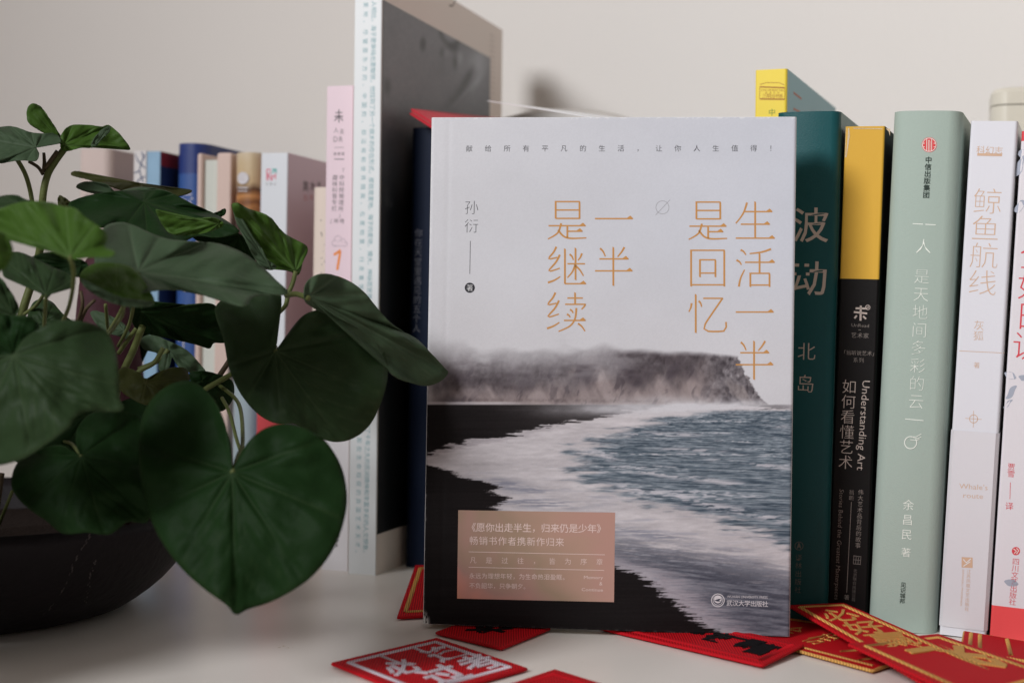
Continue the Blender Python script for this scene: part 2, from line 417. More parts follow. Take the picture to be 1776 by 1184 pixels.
q = Wp-np.array(CAM); dd = q@np.array(FWD)
PX = W_PX/2+F_PX*(q@np.array(RIGHT))/dd; PY = H_PX/2-F_PX*(q@np.array(UP))/dd
art = cover_art(PX, PY)
# scuffed paper along the edges
e = np.minimum(np.minimum(GX, fb.t-GX), np.minimum(GZ, fb.h-GZ))
wear = np.clip(1-e/.0011, 0, 1)*sst(.52, .72, fbm(GX*900, GZ*900, 3, 5))
corner = np.clip(1-np.hypot(GX, GZ*.55)/.0035, 0, 1)*sst(.3, .6, fbm(GX*1500, GZ*700, 3, 8))
wear = np.clip(wear*.7*np.where((GX < .002) | (GZ > fb.h-.002), 1, .25)+corner*2.2, 0, 1)
art = art*(1-wear[..., None])+235*wear[..., None]
artL = Lnp(art)/.95
yy = np.array([fb.sy(x)-.00004 for x in gx])
V = np.stack([GX, np.broadcast_to(yy, GX.shape), GZ], -1).reshape(-1, 3)
idx = np.arange(NX*NZ).reshape(NZ, NX)
Fq = np.stack([idx[:-1, :-1], idx[:-1, 1:], idx[1:, 1:], idx[1:, :-1]], -1).reshape(-1, 4)
def np_mesh(name, V, Fq, cols=None, parent=None, mats=(), smooth=True):
    me = bpy.data.meshes.new(name)
    me.vertices.add(len(V)); me.vertices.foreach_set('co', V.astype(np.float32).ravel())
    me.loops.add(Fq.size); me.loops.foreach_set('vertex_index', Fq.astype(np.int32).ravel())
    me.polygons.add(len(Fq)); me.polygons.foreach_set('loop_start', np.arange(0, Fq.size, Fq.shape[1], dtype=np.int32))
    me.update(calc_edges=True)
    if cols is not None:
        a = me.color_attributes.new('print', 'FLOAT_COLOR', 'POINT')
        c4 = np.ones((len(V), 4), np.float32); c4[:, :3] = cols
        a.data.foreach_set('color', c4.ravel())
    return link(name, me, parent, mats, smooth)
cover_m = mat('printed_cover', 'print', .5, .12, .02, 1200)
np_mesh('cover_print', V, Fq, np.clip(artL.reshape(-1, 3), 0, .9), fb.root, [cover_m])

gold = ink('ochre_gold', S(198, 144, 84), .42)
dark = ink('near_black', S(44, 44, 50))
# hand-cut thin serif title, stroke by stroke (units: 1/2.612 px)
def h(x0, y, x1, s=1): return ('h', x0, y, x1, s)
def v(x, y0, y1): return ('v', x, y0, y1)
def c(*p): return ('c',)+p
SHI = [v(637, 440, 523), h(637, 444, 746, 0), v(745, 441, 523), h(637, 482, 745, 0), h(637, 520, 745, 0), h(605, 553, 772), v(690, 553, 609), h(690, 578, 758),
       c((662, 542), (650, 580), (630, 598), (602, 613)), c((648, 572), (672, 600), (705, 610), (776, 608))]
YI = [h(815, 521, 986)]
BAN = [c((838, 655), (852, 670), (862, 692)), c((948, 650), (935, 672), (917, 694)), h(835, 703, 966), h(815, 757, 984), v(898, 648, 826)]
SHENG = [c((1503, 448), (1490, 488), (1472, 518), (1452, 542)), h(1490, 489, 1617), h(1475, 546, 1606), h(1452, 609, 1628), v(1540, 442, 609)]
HUO = [c((1474, 662), (1488, 670), (1498, 685)), c((1455, 708), (1469, 716), (1478, 730)), c((1466, 828), (1474, 790), (1492, 752)), c((1612, 658), (1570, 672), (1515, 679)),
       h(1494, 718, 1628), v(1560, 676, 768), v(1518, 764, 831), h(1518, 768, 1606, 0), v(1605, 765, 831), h(1518, 821, 1605, 0)]
HUI = [v(1250, 660, 829), h(1250, 664, 1402, 0), v(1400, 661, 829), h(1250, 820, 1400, 0), v(1290, 704, 787), h(1290, 707, 1361, 0), v(1360, 705, 787), h(1290, 767, 1360, 0)]
YIW = [v(1271, 861, 1039), c((1252, 903), (1249, 922), (1240, 942)), c((1284, 893), (1293, 903), (1298, 920)), h(1305, 881, 1394, 0), c((1393, 880), (1355, 935), (1318, 990), (1308, 1012), (1316, 1027), (1345, 1031), (1398, 1029), (1408, 1018), (1408, 988))]
SI = lambda dx, dy: [c((640+dx, 648+dy), (628+dx, 672+dy), (606+dx, 702+dy), (645+dx, 696+dy)), c((656+dx, 684+dy), (638+dx, 718+dy), (606+dx, 758+dy), (656+dx, 745+dy)), c((602+dx, 810+dy), (630+dx, 800+dy), (658+dx, 783+dy))]
JI = SI(0, 0)+[v(679, 655, 818), h(679, 815, 774), c((700, 682), (711, 692), (717, 708)), c((756, 678), (749, 695), (738, 710)), h(690, 725, 770, 0), v(727, 652, 800), c((726, 728), (712, 762), (690, 788)), c((729, 735), (748, 755), (763, 780))]
XU = SI(-4, 207)+[h(690, 880, 760, 0), v(725, 853, 909), h(680, 908, 772, 0), c((771, 906), (766, 918), (754, 931)), c((702, 932), (711, 938), (716, 948)), c((688, 953), (697, 958), (703, 968)), h(674, 981, 772),
                  c((731, 925), (725, 972), (702, 1006), (650, 1031)), c((738, 995), (755, 1008), (770, 1030))]
pt = Print(fb)
def Z(x, y): return (720+x/2.6118, 180+y/2.6118)
def stroke(st, dx=0, dy=0):
    k = st[0]
    if k == 'h':
        _, x0, y, x1, s_ = st
        pt.poly([Z(x0+dx, y-3.2+dy), Z(x1+dx, y-3.2+dy), Z(x1+dx, y+3.2+dy), Z(x0+dx, y+3.2+dy)])
        if s_: pt.poly([Z(x1-26+dx, y-3.2+dy), Z(x1-11+dx, y-14+dy), Z(x1+2+dx, y-1+dy), Z(x1+dx, y+3.2+dy)])
    elif k == 'v':
        _, x, y0, y1 = st
        pt.poly([Z(x-4.2+dx, y0+dy), Z(x+3+dx, y0+3+dy), Z(x+4.2+dx, y0+8+dy), Z(x+4.2+dx, y1+dy), Z(x-4.2+dx, y1-3+dy)])
    else:
        pts = crom([p for p in st[1:]], 14)
        q = [Z(a+dx, b_+dy) for a, b_ in pts]
        n = len(q); L = []; R_ = []
        for i in range(n):
            a, b_ = np.array(q[max(i-1, 0)]), np.array(q[min(i+1, n-1)]); t = b_-a; t = t/(np.linalg.norm(t)+1e-9); nn = np.array([-t[1], t[0]])
            w = (4.6-1.8*i/(n-1))/2.6118
            if len(st) > 7: w = 3.8/2.6118
            L.append(tuple(np.array(q[i])+nn*w)); R_.append(tuple(np.array(q[i])-nn*w))
        for i in range(n-1): pt.poly([L[i], R_[i], R_[i+1], L[i+1]][::-1])
pt.eps = .00010
for g in (SHI, YI, BAN, SHENG, HUO, HUI, YIW, JI, XU):
    pt.split()
    for st in g: stroke(st)
pt.split()
for st in SHI: stroke(st, 637, 2)
pt.split()
for st in YI: stroke(st, 637, 422)
pt.split()
for st in BAN: stroke(st, 637, 424)
pt.build('title_character', gold)
p = Print(fb, eps=.00008); p.chars('献给所有平凡的生活，让你人生值得！', (814, 258), (1340, 257.5), 12.2, -.006); p.chars('孙', (818, 360), (818, 360), 26, -.018); p.chars('衍', (818, 392), (818, 392), 26, -.018)
p.line([(816, 418), (815, 475)], .9).disc((815, 499), 8.8)
p.build('author_lettering', dark)
p = Print(fb, eps=.00014); p.chars('著', (815, 499), (815, 499), 12.5, -.01); p.build('author_mark', ink('paper_white', S(226, 226, 228)))
p = Print(fb, eps=.00008); p.ring((1149, 360), 11.3, .9).line([(1137, 373.5), (1162, 347)], .9); p.build('slashed_circle', ink('grey_line', S(160, 160, 166)))
# foil label
lb = Print(fb, eps=.00008); 
for i_ in range(24):
    a_, b_ = i_/24, (i_+1)/24
    lb.poly([(795+272*a_, 884+4*a_), (795+272*b_, 884+4*b_), (793+272*b_, 1037+6*b_), (793+272*a_, 1037+6*a_)])
def foil():
    M = mat('rose_foil', (.4, .25, .22), .42, .25, .03, 1500)
    nt = M.node_tree; b_ = nt.nodes['Principled BSDF']; tc = nt.nodes.new('ShaderNodeTexCoord')
    sx = nt.nodes.new('ShaderNodeSeparateXYZ'); nt.links.new(tc.outputs['Generated'], sx.inputs[0])
    n = nt.nodes.new('ShaderNodeTexNoise'); n.inputs['Scale'].default_value = 1.6; nt.links.new(tc.outputs['Generated'], n.inputs['Vector'])
    a = nt.nodes.new('ShaderNodeMath'); a.operation = 'MULTIPLY_ADD'; nt.links.new(sx.outputs['X'], a.inputs[0]); a.inputs[1].default_value = .55
    a2 = nt.nodes.new('ShaderNodeMath'); a2.operation = 'MULTIPLY_ADD'; nt.links.new(sx.outputs['Z'], a2.inputs[0]); a2.inputs[1].default_value = .45
    nt.links.new(n.outputs['Fac'], a2.inputs[2]); a3 = nt.nodes.new('ShaderNodeMath'); a3.operation = 'MULTIPLY'; a3.inputs[1].default_value = .62
    nt.links.new(a2.outputs[0], a3.inputs[0]); nt.links.new(a3.outputs[0], a.inputs[2])
    cr = nt.nodes.new('ShaderNodeValToRGB'); nt.links.new(a.outputs[0], cr.inputs[0]); els = cr.color_ramp.elements
    els[0].position = .27; els[0].color = S(236, 160, 96)+(1,); els[1].position = .95; els[1].color = S(182, 142, 130)+(1,)
    for pos, cc in ((.40, (204, 142, 128)), (.52, (174, 136, 126)), (.66, (160, 136, 116)), (.84, (178, 144, 128))):
        e_ = els.new(pos); e_.color = S(*cc)+(1,)
    nt.links.new(cr.outputs[0], b_.inputs['Base Color']); return M
lb.build('foil_label', foil())
p = Print(fb, eps=.00014); pk = ink('label_pink', S(226, 202, 196), .5)
p.chars('《愿你出走半生，归来仍是少年》', (818, 913.5), (1043, 915.8), 16.4, .004); p.chars('畅销书作者携新作归来', (822, 936.5), (971, 939), 16, -.002)
p.line([(813, 956), (1049, 961)], .9).line([(813, 982.6), (1048, 988)], .9)
p.chars('凡是过往，皆为序章', (821, 970.4), (1040, 973.3), 12, -.008); p.chars('永远为理想年轻，为生命热泪盈眶。', (819, 997.5), (981, 1000), 10.6, -.002); p.chars('不负韶华，只争朝夕。', (819, 1014.5), (913, 1016), 10.6, -.002)
p.word('Memory', (1013, 1000), (1046, 1000.5), 5.5).chars('&', (1044, 1010.5), (1044, 1010.5), 9).word('Continue', (1009, 1021), (1046, 1022), 5.5)
p.build('label_lettering', pk)
p = Print(fb, eps=.00008); pw = ink('mark_white', S(214, 210, 214))
p.ring((1245, 1040), 11, 1.4).ring((1245, 1040), 8.2, .8).disc((1245, 1038.5), 6.5).word('WUHAN UNIVERSITY PRESS', (1261, 1033.5), (1331, 1035), 4.2, -.004).chars('武汉大学出版社', (1265, 1044.5), (1327, 1046.5), 10.6, .004)
p.build('publisher_mark', pw)
p = Print(fb, eps=.00014); p.poly([(1239, 1040), (1246, 1037.5), (1251, 1037), (1247, 1040.5), (1251, 1042), (1244, 1042)][::-1]); p.build('publisher_bird', ink('slate', S(70, 70, 84)))

# ------------------------------------------------------------------ books to the right of it
yel = S(244, 214, 70, .95)
B_ = Book('paperback_book', 'yellow spined paperback with blue side rising behind the pale grey novel', (1298, 1034), (1310, 122), 1353, 21.5, .132)
B_.shell(mat('yellow_card', S(240, 214, 74), .42, .3, .05, 900), mat('petrol_blue_card', S(112, 166, 178), .4, .35, .05, 900, vary=.06, vscale=30), paper, rc=.0012)
p = Print(B_); br_ = ink('sandwich_brown', S(176, 120, 50)); p.line([(1318, 147), (1330, 143.5), (1352, 144), (1361, 148)], 1).line([(1318, 151), (1361, 152.5)], 2.4).line([(1318, 172), (1361, 172.5)], 2.6).line([(1318, 151), (1317, 172)], .8).line([(1361, 152), (1361, 172)], .8)
p.word('LOVE LIFE READ THIS', (1320, 156.5), (1359, 157), 3.4).chars('三明治书系', (1326, 166.5), (1355, 167), 8.5, -.004).chars('阅读生活', (1329, 161), (1350, 161), 3.6); p.build('sandwich_emblem', br_)
p = Print(B_); p.chars('中国', (1339, 195), (1338, 212), 13); p.build('spine_lettering', ink('moss_green', S(110, 140, 60)))
p = Print(B_, 'side'); p.line([(1376, 161), (1390, 172)], 4).line([(1376, 189), (1388, 195)], 4); p.build('cover_marks', ink('brick_orange', S(176, 96, 70)))

N_ = Book('hardcover_book', 'dark teal hardback with large grey title right beside the pale grey novel', (1322, 1074), (1346, 196), 1431, 21.5, .135)
N_.shell(mat('teal_cloth', S(27, 80, 84), .42, .2, .12, 1600, vary=.05, vscale=500), mat('teal_board', S(70, 112, 112), .4, .4, .1, 900), paper, bulge=.0015, rc=.0035, th=.0025, inset=.003)
tp = ink('taupe_foil', S(196, 182, 172), .4)
p = Print(N_); p.chars('波', (1406, 390), (1406, 390), 64, .006).chars('动', (1404, 482), (1404, 482), 64, .006).chars('北', (1399, 609), (1399, 609), 33, -.008).chars('岛', (1397, 665), (1397, 665), 33, -.008)
p.build('spine_lettering', tp)
p = Print(N_); p.ring((1386, 946), 7, .9).poly([(1382, 951), (1385, 941), (1387, 941), (1390, 951), (1386, 948)][::-1]).chars('译林出版社', (1385.5, 966), (1384, 1022), 12, -.012)
p.build('publisher_mark', ink('dim_taupe', S(120, 116, 112)))

O_ = Book('paperback_book', 'slim paperback with yellow upper and black lower spine between teal and pale green books', (1434, 1079), (1466, 221), 1502, 21.5, .13)
zb = Print(O_).hit(1500, 489)[1]
O_.shell(band_mat('yellow_black_card', [(0, S(17, 14, 14)), (zb, S(212, 166, 62))], .45, .15), mat('black_card', S(20, 17, 17), .5, .2), paper, rc=.0009)
lg = ink('warm_grey', S(190, 176, 168)); dg_ = ink('dim_grey', S(118, 110, 106))
p = Print(O_); p.line([(1484, 534.5), (1504, 535)], 3.2).line([(1481, 541), (1504, 543.5)], 3.2).line([(1493, 530), (1492.5, 556)], 3.4).line([(1486, 547), (1482, 552)], 3).line([(1497, 548), (1502, 553)], 3).ring((1505, 533), 4, 1).chars('读', (1505, 533), (1505, 533), 6)
p.chars('如何看懂艺术', (1473, 670), (1466.5, 801), 26, -.012).word('Understanding Art', (1502.5, 660), (1492.5, 815), 13, -.006); p.build('title_lettering', lg)
p = Print(O_); p.word('UnRead', (1477, 563.5), (1507, 565), 5.5, -.012).line([(1489, 572), (1493, 572)], .8).chars('艺术家', (1481, 581), (1502, 582), 9.8, -.01).chars('「翁昕说艺术」', (1463, 611), (1517, 613), 8.8, -.012).chars('系列', (1484, 624), (1494, 624.5), 8.8, -.012)
p.chars('伟大艺术品背后的故事', (1493, 853), (1488, 945), 9.8, -.008).chars('翁昕', (1477, 853), (1476.8, 863), 9.4, -.01).line([(1476.7, 870), (1468.5, 1027)], .8).chars('著', (1468.5, 1035), (1468.5, 1035), 9.4, -.01)
p.word('Stories Behind the Greatest Masterpieces', (1460, 848), (1451, 1039), 7.6, -.01, .12); p.build('subtitle_lettering', ink('grey_foil', S(146, 136, 130)))
p = Print(O_)
for i in range(4): p.line([(1481+i*4, 964+i), (1480+i*4, 977)], 1)
p.line([(1480, 963), (1494, 965)], 1.2).line([(1480, 977), (1493, 978)], 1.2).line([(1481, 970), (1493, 971)], 1); p.chars('北京联合出版公司', (1483.5, 989), (1480, 1039), 6.8, -.01); p.build('publisher_mark', dg_)
# frayed paper along the head of the spine and one corner
ch = Print(O_, eps=.0001); ch.poly([(1467, 222), (1473, 222.5), (1474, 236), (1471, 256), (1468.5, 272), (1465.5, 274), (1466, 250)][::-1]).poly([(1536, 223), (1543.5, 223), (1543, 236), (1541, 228)][::-1]).poly([(1480, 222), (1500, 222.5), (1530, 223), (1531, 224.6), (1505, 223.9), (1480, 223.6)][::-1])
ch.build('worn_edge', mat('torn_paper', S(222, 200, 168), .85, .1, .8, 2500, vary=.12, vscale=1500))

Pb = Book('hardcover_book', 'thick pale green hardback with rounded spine and red round emblem', (1503, 1091), (1548, 196), 1621, 21.5, .135)
Pb.shell(mat('sage_paper', S(162, 177, 168), .6, .2, .16, 1500, vary=.025, vscale=1200), mat('sage_board', S(156, 174, 164), .55, .25, .2, 1500), paper, bulge=.0018, rc=.005, th=.0025, inset=.003)
p = Print(Pb, eps=.00010); p.disc((1611.8, 251.5), 13); p.build('red_emblem', ink('emblem_red', S(212, 74, 76)))
p = Print(Pb, eps=.00016); ew = ink('emblem_white', S(226, 222, 214))
p.ring((1611.8, 251.5), 11.6, 1).line([(1607.5, 241), (1607.5, 262)], 1).line([(1616, 241), (1616, 262)], 1).line([(1610, 244), (1613, 244)], 1).ring((1603, 252), 3.2, 1, 70, 290).ring((1620.5, 252), 3.2, 1, 110, -110).line([(1610.6, 245), (1610.6, 263)], .8).line([(1613, 245), (1613, 263)], .8); p.build('emblem_lines', ew)
p = Print(Pb, eps=.00020); p.chars('中信出版集团', (1610.6, 277.4), (1606.6, 338), 11.8, .012).chars('见识城邦', (1567, 1013), (1565, 1041), 9.6, .004); p.build('publisher_lettering', ink('ink_green', S(40, 56, 50)))
p = Print(Pb, eps=.00020); p.line([(1583, 388), (1623, 390)], 1.3).chars('人', (1602, 427), (1602, 427), 28, -.02).chars('是天地间多彩的云', (1599, 479), (1589, 695.5), 28, -.02).line([(1570, 726), (1602, 729)], 1.3).ring((1579.5, 767), 10.5, 1.5, -35, 290).line([(1580, 757), (1589, 757), (1598, 752)], 1.1).line([(1584, 758), (1592, 760), (1598, 757)], 1.1).line([(1579, 762), (1590, 763), (1595, 761)], 1.0)
p.chars('余昌民', (1575.7, 875), (1573, 926), 19.5, -.006).chars('著', (1571.6, 957), (1571.6, 957), 17, -.004); p.build('title_lettering', ink('chalk_white', S(234, 238, 230)))

Q_ = Book('paperback_book', 'white paperback with pinkish gold title and a white paper band round its foot', (1629, 1102), (1684, 213), 1709, 21.5, .13)
Q_.shell(mat('white_matt_card', S(216, 216, 223), .5, .3, .06, 900), white_card, paper, rc=.0012)
zq = Print(Q_).hit(1690, 748)[1]; zq0 = .0035
vs = []; fs = []
prof = [(-.0004, Q_.D*.7), (-.0004, .0012), (.0009, -.0004), (Q_.t-.0009, -.0004), (Q_.t+.0004, .0012), (Q_.t+.0004, Q_.D*.7)]
inn_ = [(-.0001, Q_.D*.7), (-.0001, .0014), (.0011, -.0002), (Q_.t-.0011, -.0002), (Q_.t+.0001, .0014), (Q_.t+.0001, Q_.D*.7)]
for z in (zq0, zq): vs += [(x, y, z) for x, y in prof]
for z in (zq0, zq): vs += [(x, y, z) for x, y in inn_]
for i in range(5): fs += [(i, i+1, 7+i, 6+i), (12+i+1, 12+i, 18+i, 18+i+1), (6+i, 7+i, 19+i, 18+i), (i+1, i, 12+i, 13+i)]
fs += [(0, 6, 18, 12), (5, 17, 23, 11)]
mesh('paper_band', vs, fs, Q_.root, [mat('band_paper', S(212, 210, 215), .55, .25, .06, 700)])
pg = ink('pink_gold', S(206, 172, 146), .4)
p = Print(Q_); p.chars('科幻志', (1701, 260), (1732, 261.5), 15, -.004).line([(1695, 268), (1738, 269)], 4.5).chars('鲸', (1713, 349), (1713, 349), 49, -.018, wx=1.06).chars('鱼', (1709, 396), (1709, 396), 48, -.018, wx=1.06).chars('航', (1706.5, 443), (1706.5, 443), 48, -.018, wx=1.06).chars('线', (1704, 490), (1704, 490), 48, -.018, wx=1.06)
p.chars('灰狐', (1698, 564), (1697, 582), 18, -.01).chars('著', (1694, 633), (1694, 633), 11, -.008).line([(1659, 608), (1742, 612)], .9).ring((1688.5, 726), 7, 1.2).line([(1674, 725), (1703, 727)], .8).line([(1688.5, 712), (1688, 741)], .8); p.build('title_lettering', pg)
p = Print(Q_, eps=.00047); p.word("Whale's", (1664, 842), (1713, 845), 9, -.008).word('route', (1671, 858), (1705, 860), 9, -.008); p.line([(1668, 974), (1687, 975)], 18).chars('江苏凤凰文艺出版社', (1680.5, 990), (1677, 1055), 7.6, -.004).word('JIANGSU PHOENIX', (1671, 986), (1667, 1050), 3); p.build('band_lettering', pg)
p = Print(Q_, eps=.00054); p.line([(1671, 969), (1676, 975), (1684, 968)], 1.6).line([(1671, 981), (1677, 977), (1683, 973)], 1.4); p.build('publisher_bird', ink('paper_white', S(226, 226, 228)))

R_ = Book('paperback_book', 'white paperback with red foot and red lettering cut by the right edge of the picture', (1716, 1108), (1772, 232), 1822, 21.5, .13)
zr = Print(R_).hit(1750, 1053)[1]; zr2 = Print(R_).hit(1775, 246)[1]
R_.shell(band_mat('white_red_card', [(0, S(226, 78, 80)), (zr, S(216, 212, 217)), (zr2, S(206, 66, 72))], .45, .3), white_card, paper, rc=.001)
rd = ink('spine_red', S(208, 70, 80))
p = Print(R_); p.chars('全如日说', (1797, 443), (1784, 600), 54, -.014, wx=1.06).chars('贾雪', (1754, 809), (1753.5, 821), 13).line([(1752.5, 836), (1751.5, 865)], .9).chars('译', (1750.5, 877), (1750.5, 877), 14).chars('四川文艺出版社', (1762, 973), (1756, 1043), 12.5, -.004).disc((1762, 955), 7.2); p.build('spine_lettering', rd)
p = Print(R_, eps=.00014); p.line([(1758, 951), (1763, 955), (1759, 959)], 1.5).line([(1763, 950), (1767, 954), (1763, 960)], 1.5); p.build('emblem_lines', ew)
p = Print(R_)
for cx, cy, rx, ry, a in ((1768, 290, 6, 17, .4), (1774, 268, 7, 10, -.5), (1769, 358, 13, 7, -.9), (1752, 651, 11, 6, .3), (1775, 655, 8, 5, .1), (1754, 680, 5, 14, .6), (1754, 1010, 12, 6, .1), (1748, 700, 3, 10, .8)):
    p.poly([(cx+rx*math.cos(t)*math.cos(a)-ry*math.sin(t)*math.sin(a)+1.5*math.sin(3*t), cy+rx*math.cos(t)*math.sin(a)+ry*math.sin(t)*math.cos(a)) for t in np.linspace(0, 2*math.pi, 18, endpoint=False)])
p.build('leaf_pattern', ink('slate_blue', S(160, 166, 180)))

# ------------------------------------------------------------------ books to the left of it
J_ = Book('tall_book', 'tallest book, white spine with small blue text and dark grey photographic cover', (604, 994), (616, -72), 651, 17.5, .192)
J_.shell(mat('white_satin_card', S(236, 240, 242), .42, .3, .05, 900), mat('beige_card', S(238, 224, 214), .5, .3, .05, 900), paper, rc=.0005)
# grey cover picture, set in a beige border
n_y, n_z = 120, 170
ya = np.linspace(.0012, J_.D-.0235, n_y); za = np.linspace(.020, J_.h-.021, n_z); YA, ZA = np.meshgrid(ya, za)
fx_, fz_ = YA/J_.D, ZA/J_.h
g = 78+30*(fbm(fx_*4, fz_*5, 4, 3)-.5)+22*(fbm(fx_*30, fz_*140, 2, 5)-.5)
def blob(cx, cz, rx, rz, a=0):
    dx, dz = fx_-cx, fz_-cz; return np.exp(-(((dx*math.cos(a)+dz*math.sin(a))/rx)**2+((-dx*math.sin(a)+dz*math.cos(a))/rz)**2))
g = g*(1-.72*sst(.80, .60, fz_+.05*(fbm(fx_*6, fz_*6, 3, 9)-.5)))
g = g+blob(.70, .87, .07, .055)*26+blob(.82, .80, .09, .10, .5)*18+blob(.66, .80, .06, .03)*22+blob(.55, .72, .25, .05, .2)*10
g = g-blob(.445, .862, .022, .020)*45-blob(.60, .85, .02, .022)*26-blob(.64, .84, .03, .02)*34-blob(.72, .78, .035, .028, .6)*34-blob(.62, .905, .012, .05)*20-blob(.745, .88, .012, .06)*18-blob(.80, .71, .06, .045, .7)*26
g = g+(blob(.30, .58, .02, .03)+blob(.25, .54, .03, .02))*10*(fbm(fx_*40, fz_*40, 2, 2)-.2)
g = g+blob(.24, .36, .16, .012, .3)*10*fbm(fx_*50, fz_*50, 2, 4)+blob(.3, .2, .2, .05)*5
wj = np.array(J_.o)+J_.t*np.array(J_.u)+YA[..., None]*np.array(J_.v)+ZA[..., None]*np.array(J_.w)-np.array(CAM)
dj = wj@np.array(FWD); jx = W_PX/2+F_PX*(wj@np.array(RIGHT))/dj; jy = H_PX/2-F_PX*(wj@np.array(UP))/dj
def el(cx, cy, rx, ry, a=0, p_=2):
    dx, dy = jx-cx, jy-cy; return np.exp(-(((dx*math.cos(a)+dy*math.sin(a))/rx)**2+((-dx*math.sin(a)+dy*math.cos(a))/ry)**2)**(p_/2))
base = 84-.00*jx+14*(fbm(jx/40, jy/60, 4, 3)-.5)+10*(fbm(jx/5, jy/3, 2, 5)-.5)
base = base*(1-.80*sst(215, 420, jy+.15*(jx-700)+30*(fbm(jx/40, jy/40, 3, 9)-.5)))
rd_ = np.hypot((jx-783)/22, (jy-38)/40)
lobe = base+16*sst(1.0, .75, rd_)-40*np.exp(-((rd_-1)/.13)**2)*sst(20, 60, jy)
lobe = lobe+26*el(838, 75, 16, 70, .1)+26*el(797, 98, 6, 16)+30*el(825, 112, 12, 16, .3)+16*el(775, 92, 5, 7)
lobe = lobe-46*el(733, 77, 5.5, 12, 0, 4)-48*el(787, 84, 11, 6, .2)-40*el(789, 108, 4, 14)-30*el(766, 92, 4, 8)-46*el(812, 132, 6, 22, .5)-26*el(792, 168, 9, 26, .7)+24*el(803, 165, 4, 30, .75)+18*el(828, 140, 5, 26, .5)
lobe = lobe-38*el(671, 150, 6, 14)+(el(672, 345, 4, 14)+el(678, 355, 3, 6))*46*fbm(jx/4, jy/6, 2, 2)+el(690, 640, 12, 30)*16*fbm(jx/5, jy/5, 2, 8)
g = np.clip(lobe+4*(g/60-1), 13, 165)
colr = np.stack([g*1.0, g*.985, g*1.0], -1).reshape(-1, 3)
ix = np.arange(n_y*n_z).reshape(n_z, n_y)
Fj = np.stack([ix[:-1, :-1], ix[:-1, 1:], ix[1:, 1:], ix[1:, :-1]], -1).reshape(-1, 4)
np_mesh('cover_print', np.stack([np.full(YA.size, J_.t+.0002), YA.ravel(), ZA.ravel()], -1), Fj, Lnp(colr*np.array([1.28, 1.31, 1.34]))/.9, J_.root, [mat('satin_cover_print', 'print', .4, .4, .03, 900)])
aq = ink('pale_aqua', S(120, 172, 180))
p = Print(J_)
t1 = '人相比，海子更单纯也更敏锐，他找到了另一个故乡的存在形式，那就是麦地。海子的麦地，博大、神秘而宽厚，养育'
p.chars(t1, (649, 7), (649-15.5*(len(t1)-1)*10.55/950, 7+(len(t1)-1)*10.55), 10.6, -.004, rot=1)
t2 = '出了千年之久的民间精神和丰富多彩的人文想象。'; p.chars(t2, (637.8+.35, 736), (634, 959), 10.6, -.004, rot=1)
t3 = '麦地，尽管是东方的、中国的，却没有和世界隔离。在麦地里，行走着世界上'
p.chars(t3, (634.8, 9), (634.8-15.5*(len(t3)-1)*15.75/950, 9+(len(t3)-1)*15.75), 10, -.006, rot=1)
t4 = '的那些生命短促的异国艺术天才。'; p.chars(t4, (623.6, 748), (620.5, 959), 10, -.006, rot=1)
p.build('spine_lettering', aq)
p = Print(J_, 'side'); p.line([(791, -12), (790, 0), (785, 11), (779, 10)], 3.0); p.build('title_fragment', ink('bronze', S(120, 104, 92)))
p = Print(J_, 'side')
for yy_ in range(60, 170, 9): p.line([(849, yy_), (857, yy_+5)], 1.2)
p.build('margin_lettering', ink('faint_brown', S(170, 150, 138)))

I_ = Book('paperback_book', 'pale pink paperback with grey print and orange numeral against the tallest white book', (557, 987), (567, 150), 603, 17.5, .14)
zi = .052
I_.shell(band_mat('pink_card', [(0, S(238, 236, 240)), (Print(I_).hit(580, 690)[1], S(238, 216, 226))], .42, .3), white_card, paper, rc=.0005)
gy = ink('print_grey', S(112, 104, 110))
p = Print(I_); p.line([(588, 190), (588, 213)], 1.8).line([(582, 196), (594, 195.5)], 1.6).line([(580, 202), (595, 202)], 1.6).line([(587, 203), (580, 210)], 1.5).line([(588, 203), (595, 210)], 1.5).ring((588, 206), 5.5, 1.1, 180, 360)
p.chars('人圭', (583, 226), (593, 228), 10, -.01).chars('DR', (583.5, 241), (593.5, 241), 14, -.01, wx=.9).line([(580, 256), (596, 256)], .7).chars('探索家', (581, 267), (595, 267), 6).line([(580, 276), (597, 276.5)], 1.4)
p.chars('「中科院物理所」', (593.3, 297), (591.4, 373), 10.2, -.004).chars('趣味科普专栏', (581.2, 308), (579.8, 361.5), 10.2, -.004).chars('[第2辑]', (577, 383), (598, 383), 8.2, -.008); p.build('spine_lettering', gy)
p = Print(I_); p.ring((581, 422), 5, .8, 60, 300).ring((586, 415), 6, .8, 170, 340).ring((594, 419), 5, .8, 220, 400).ring((599, 423), 3.5, .8, -90, 90).line([(579, 426), (600, 427)], .8).ring((590, 421), 4, .7, 180, 350); p.build('cloud_drawing', ink('line_mauve', S(176, 160, 172)))
p = Print(I_); p.line([(579, 442), (591, 434), (590, 437), (585, 468)], 4.6).ring((587, 490), 7, 4.5, 180, 360); p.build('orange_numeral', ink('orange', S(244, 150, 84)))
p = Print(I_); p.chars('科学素养', (585, 920), (583, 945), 7, 0, rot=1); p.build('publisher_lettering', ink('print_black', S(70, 66, 66)))

